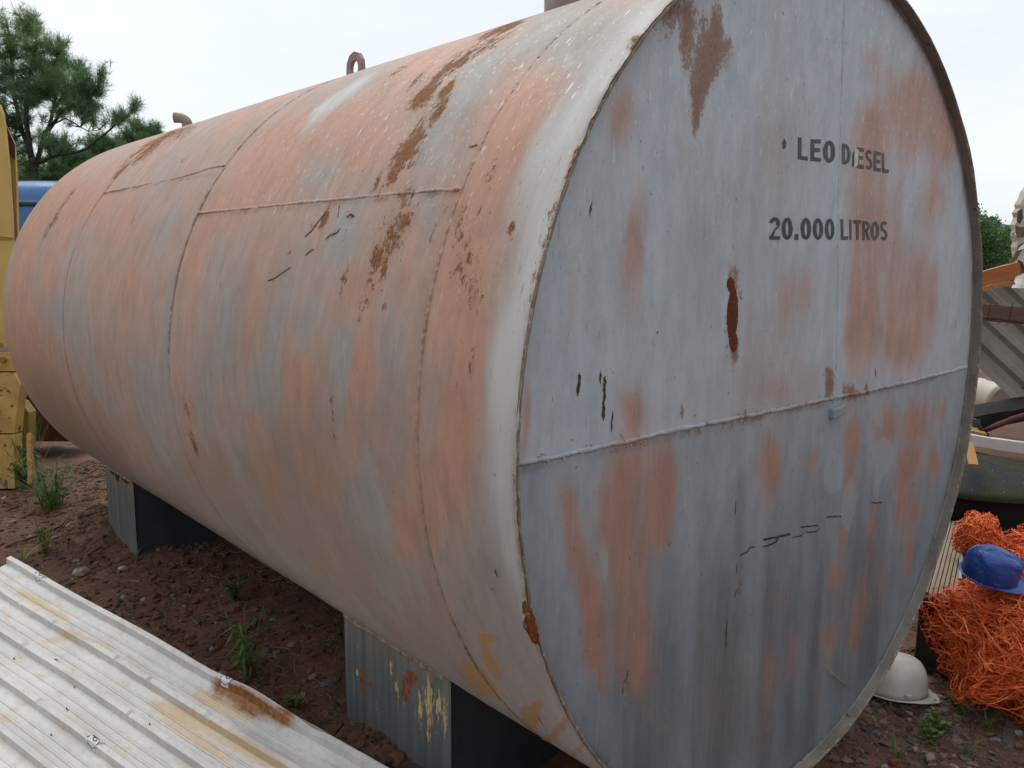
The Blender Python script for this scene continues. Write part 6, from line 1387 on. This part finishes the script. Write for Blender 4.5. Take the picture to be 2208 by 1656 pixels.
weed('slim weed beside the tank rim at the bottom', .56, -.05, 6, .10, .003, 1.0, 315, 'grass', .02, .6)
weed('leafy weed in the middle of the gravel patch', .74, -.09, 6, .075, .005, 1.6, 316, 'leafy', .02, .35)
weed('dark grass wisps at the foot of the far saddle', -.82, 3.6, 10, .12, .003, 1.1, 317, 'grass', .06, .5)
weed('grass tuft poking out beside the white helmet and the tank rim', .86, .10, 14, .07, .003, 1.1, 318, 'grass', .05, .6)
# dry straw
mb = MB(); rg = np.random.default_rng(400)
for k in range(700):
    if k % 5 < 2: x, y = rg.uniform(.4, 1.15), rg.uniform(-.3, .25)
    else: x, y = rg.uniform(-1.3, -.3), rg.uniform(1.4, 5.2)
    a_ = rg.uniform(0, 6.28); l_ = rg.uniform(.015, .07) * (1 if x > 0 else 1.5); z_ = gz(x, y) + .008
    q = rg.uniform(-.4, .4); r_ = .0007 if x > 0 else .0012
    mb.tube([(x, y, z_), (x + l_ * .5 * math.cos(a_), y + l_ * .5 * math.sin(a_), z_ + rg.uniform(0, .015)), (x + l_ * math.cos(a_ + q), y + l_ * math.sin(a_ + q), z_ + rg.uniform(-.005, .012))], r_, 4, False)
lv = MB()
for k in range(520):                                        # dead leaves and bark chips
    if k % 3 == 0: x, y = rg.uniform(.35, 1.3), rg.uniform(-.4, .3)
    else: x, y = rg.uniform(-1.35, -.2), rg.uniform(1.3, 5.6)
    a_ = rg.uniform(0, 6.28); l_ = rg.uniform(.006, .02); z_ = gz(x, y) + .007; c_, s_ = math.cos(a_), math.sin(a_); t1, t2 = rg.normal(0, .35, 2)
    w_ = l_ * rg.uniform(.3, .6)
    lv.add([(x - c_ * l_, y - s_ * l_, z_ - t1 * l_), (x - s_ * w_, y + c_ * w_, z_ + t2 * w_ + .002), (x + c_ * l_, y + s_ * l_, z_ + t1 * l_), (x + s_ * w_, y - c_ * w_, z_ - t2 * w_ + .002)], [(0, 1, 2, 3)])
tag(lv.build('leaf_litter', plain('dead_leaf', (.16, .095, .05), (.09, .055, .032), 30, .85, speck=(.26, .19, .11), speck_scale=18)), 'dead brown leaves and bark chips scattered on the soil', 'leaf litter', kind='stuff')
tag(mb.build('dry_straw', STRAW), 'dry straw and root bits littered over the soil', 'straw', kind='stuff')
st_ = MB().tube([at(1784, 1442, 2.570), at(1800, 1457, 2.610), at(1816, 1471, 2.652), at(1832, 1484, 2.696)], [.0012, .0022, .0018, .0012], 6).build('straw_stalk', plain('green_straw', (.30, .33, .10), (.24, .26, .08), 30, .6), None, True)
tag(st_, 'short yellow-green straw stalk caught on the lower right of the tank end', 'straw')
def twig(label, pts, r_):
    o = MB().tube([(x, y, gz(x, y) + .012 + dz) for x, y, dz in pts], [r_, r_ * .9, r_ * .7, r_ * .4], 6).build('twig', BROWNWOOD, None, True)
    return tag(o, label, 'twig')
twig('long bare twig lying on the soil beyond the end of the roofing sheet', [(-1.32, 4.28, 0), (-1.12, 4.40, .01), (-1.0, 4.42, .01), (-.86, 4.62, .02)], .010)
twig('short pale stick near the far saddle', [(-1.0, 3.83, 0), (-.95, 3.86, .01), (-.92, 3.89, .01), (-.90, 3.92, .0)], .009)
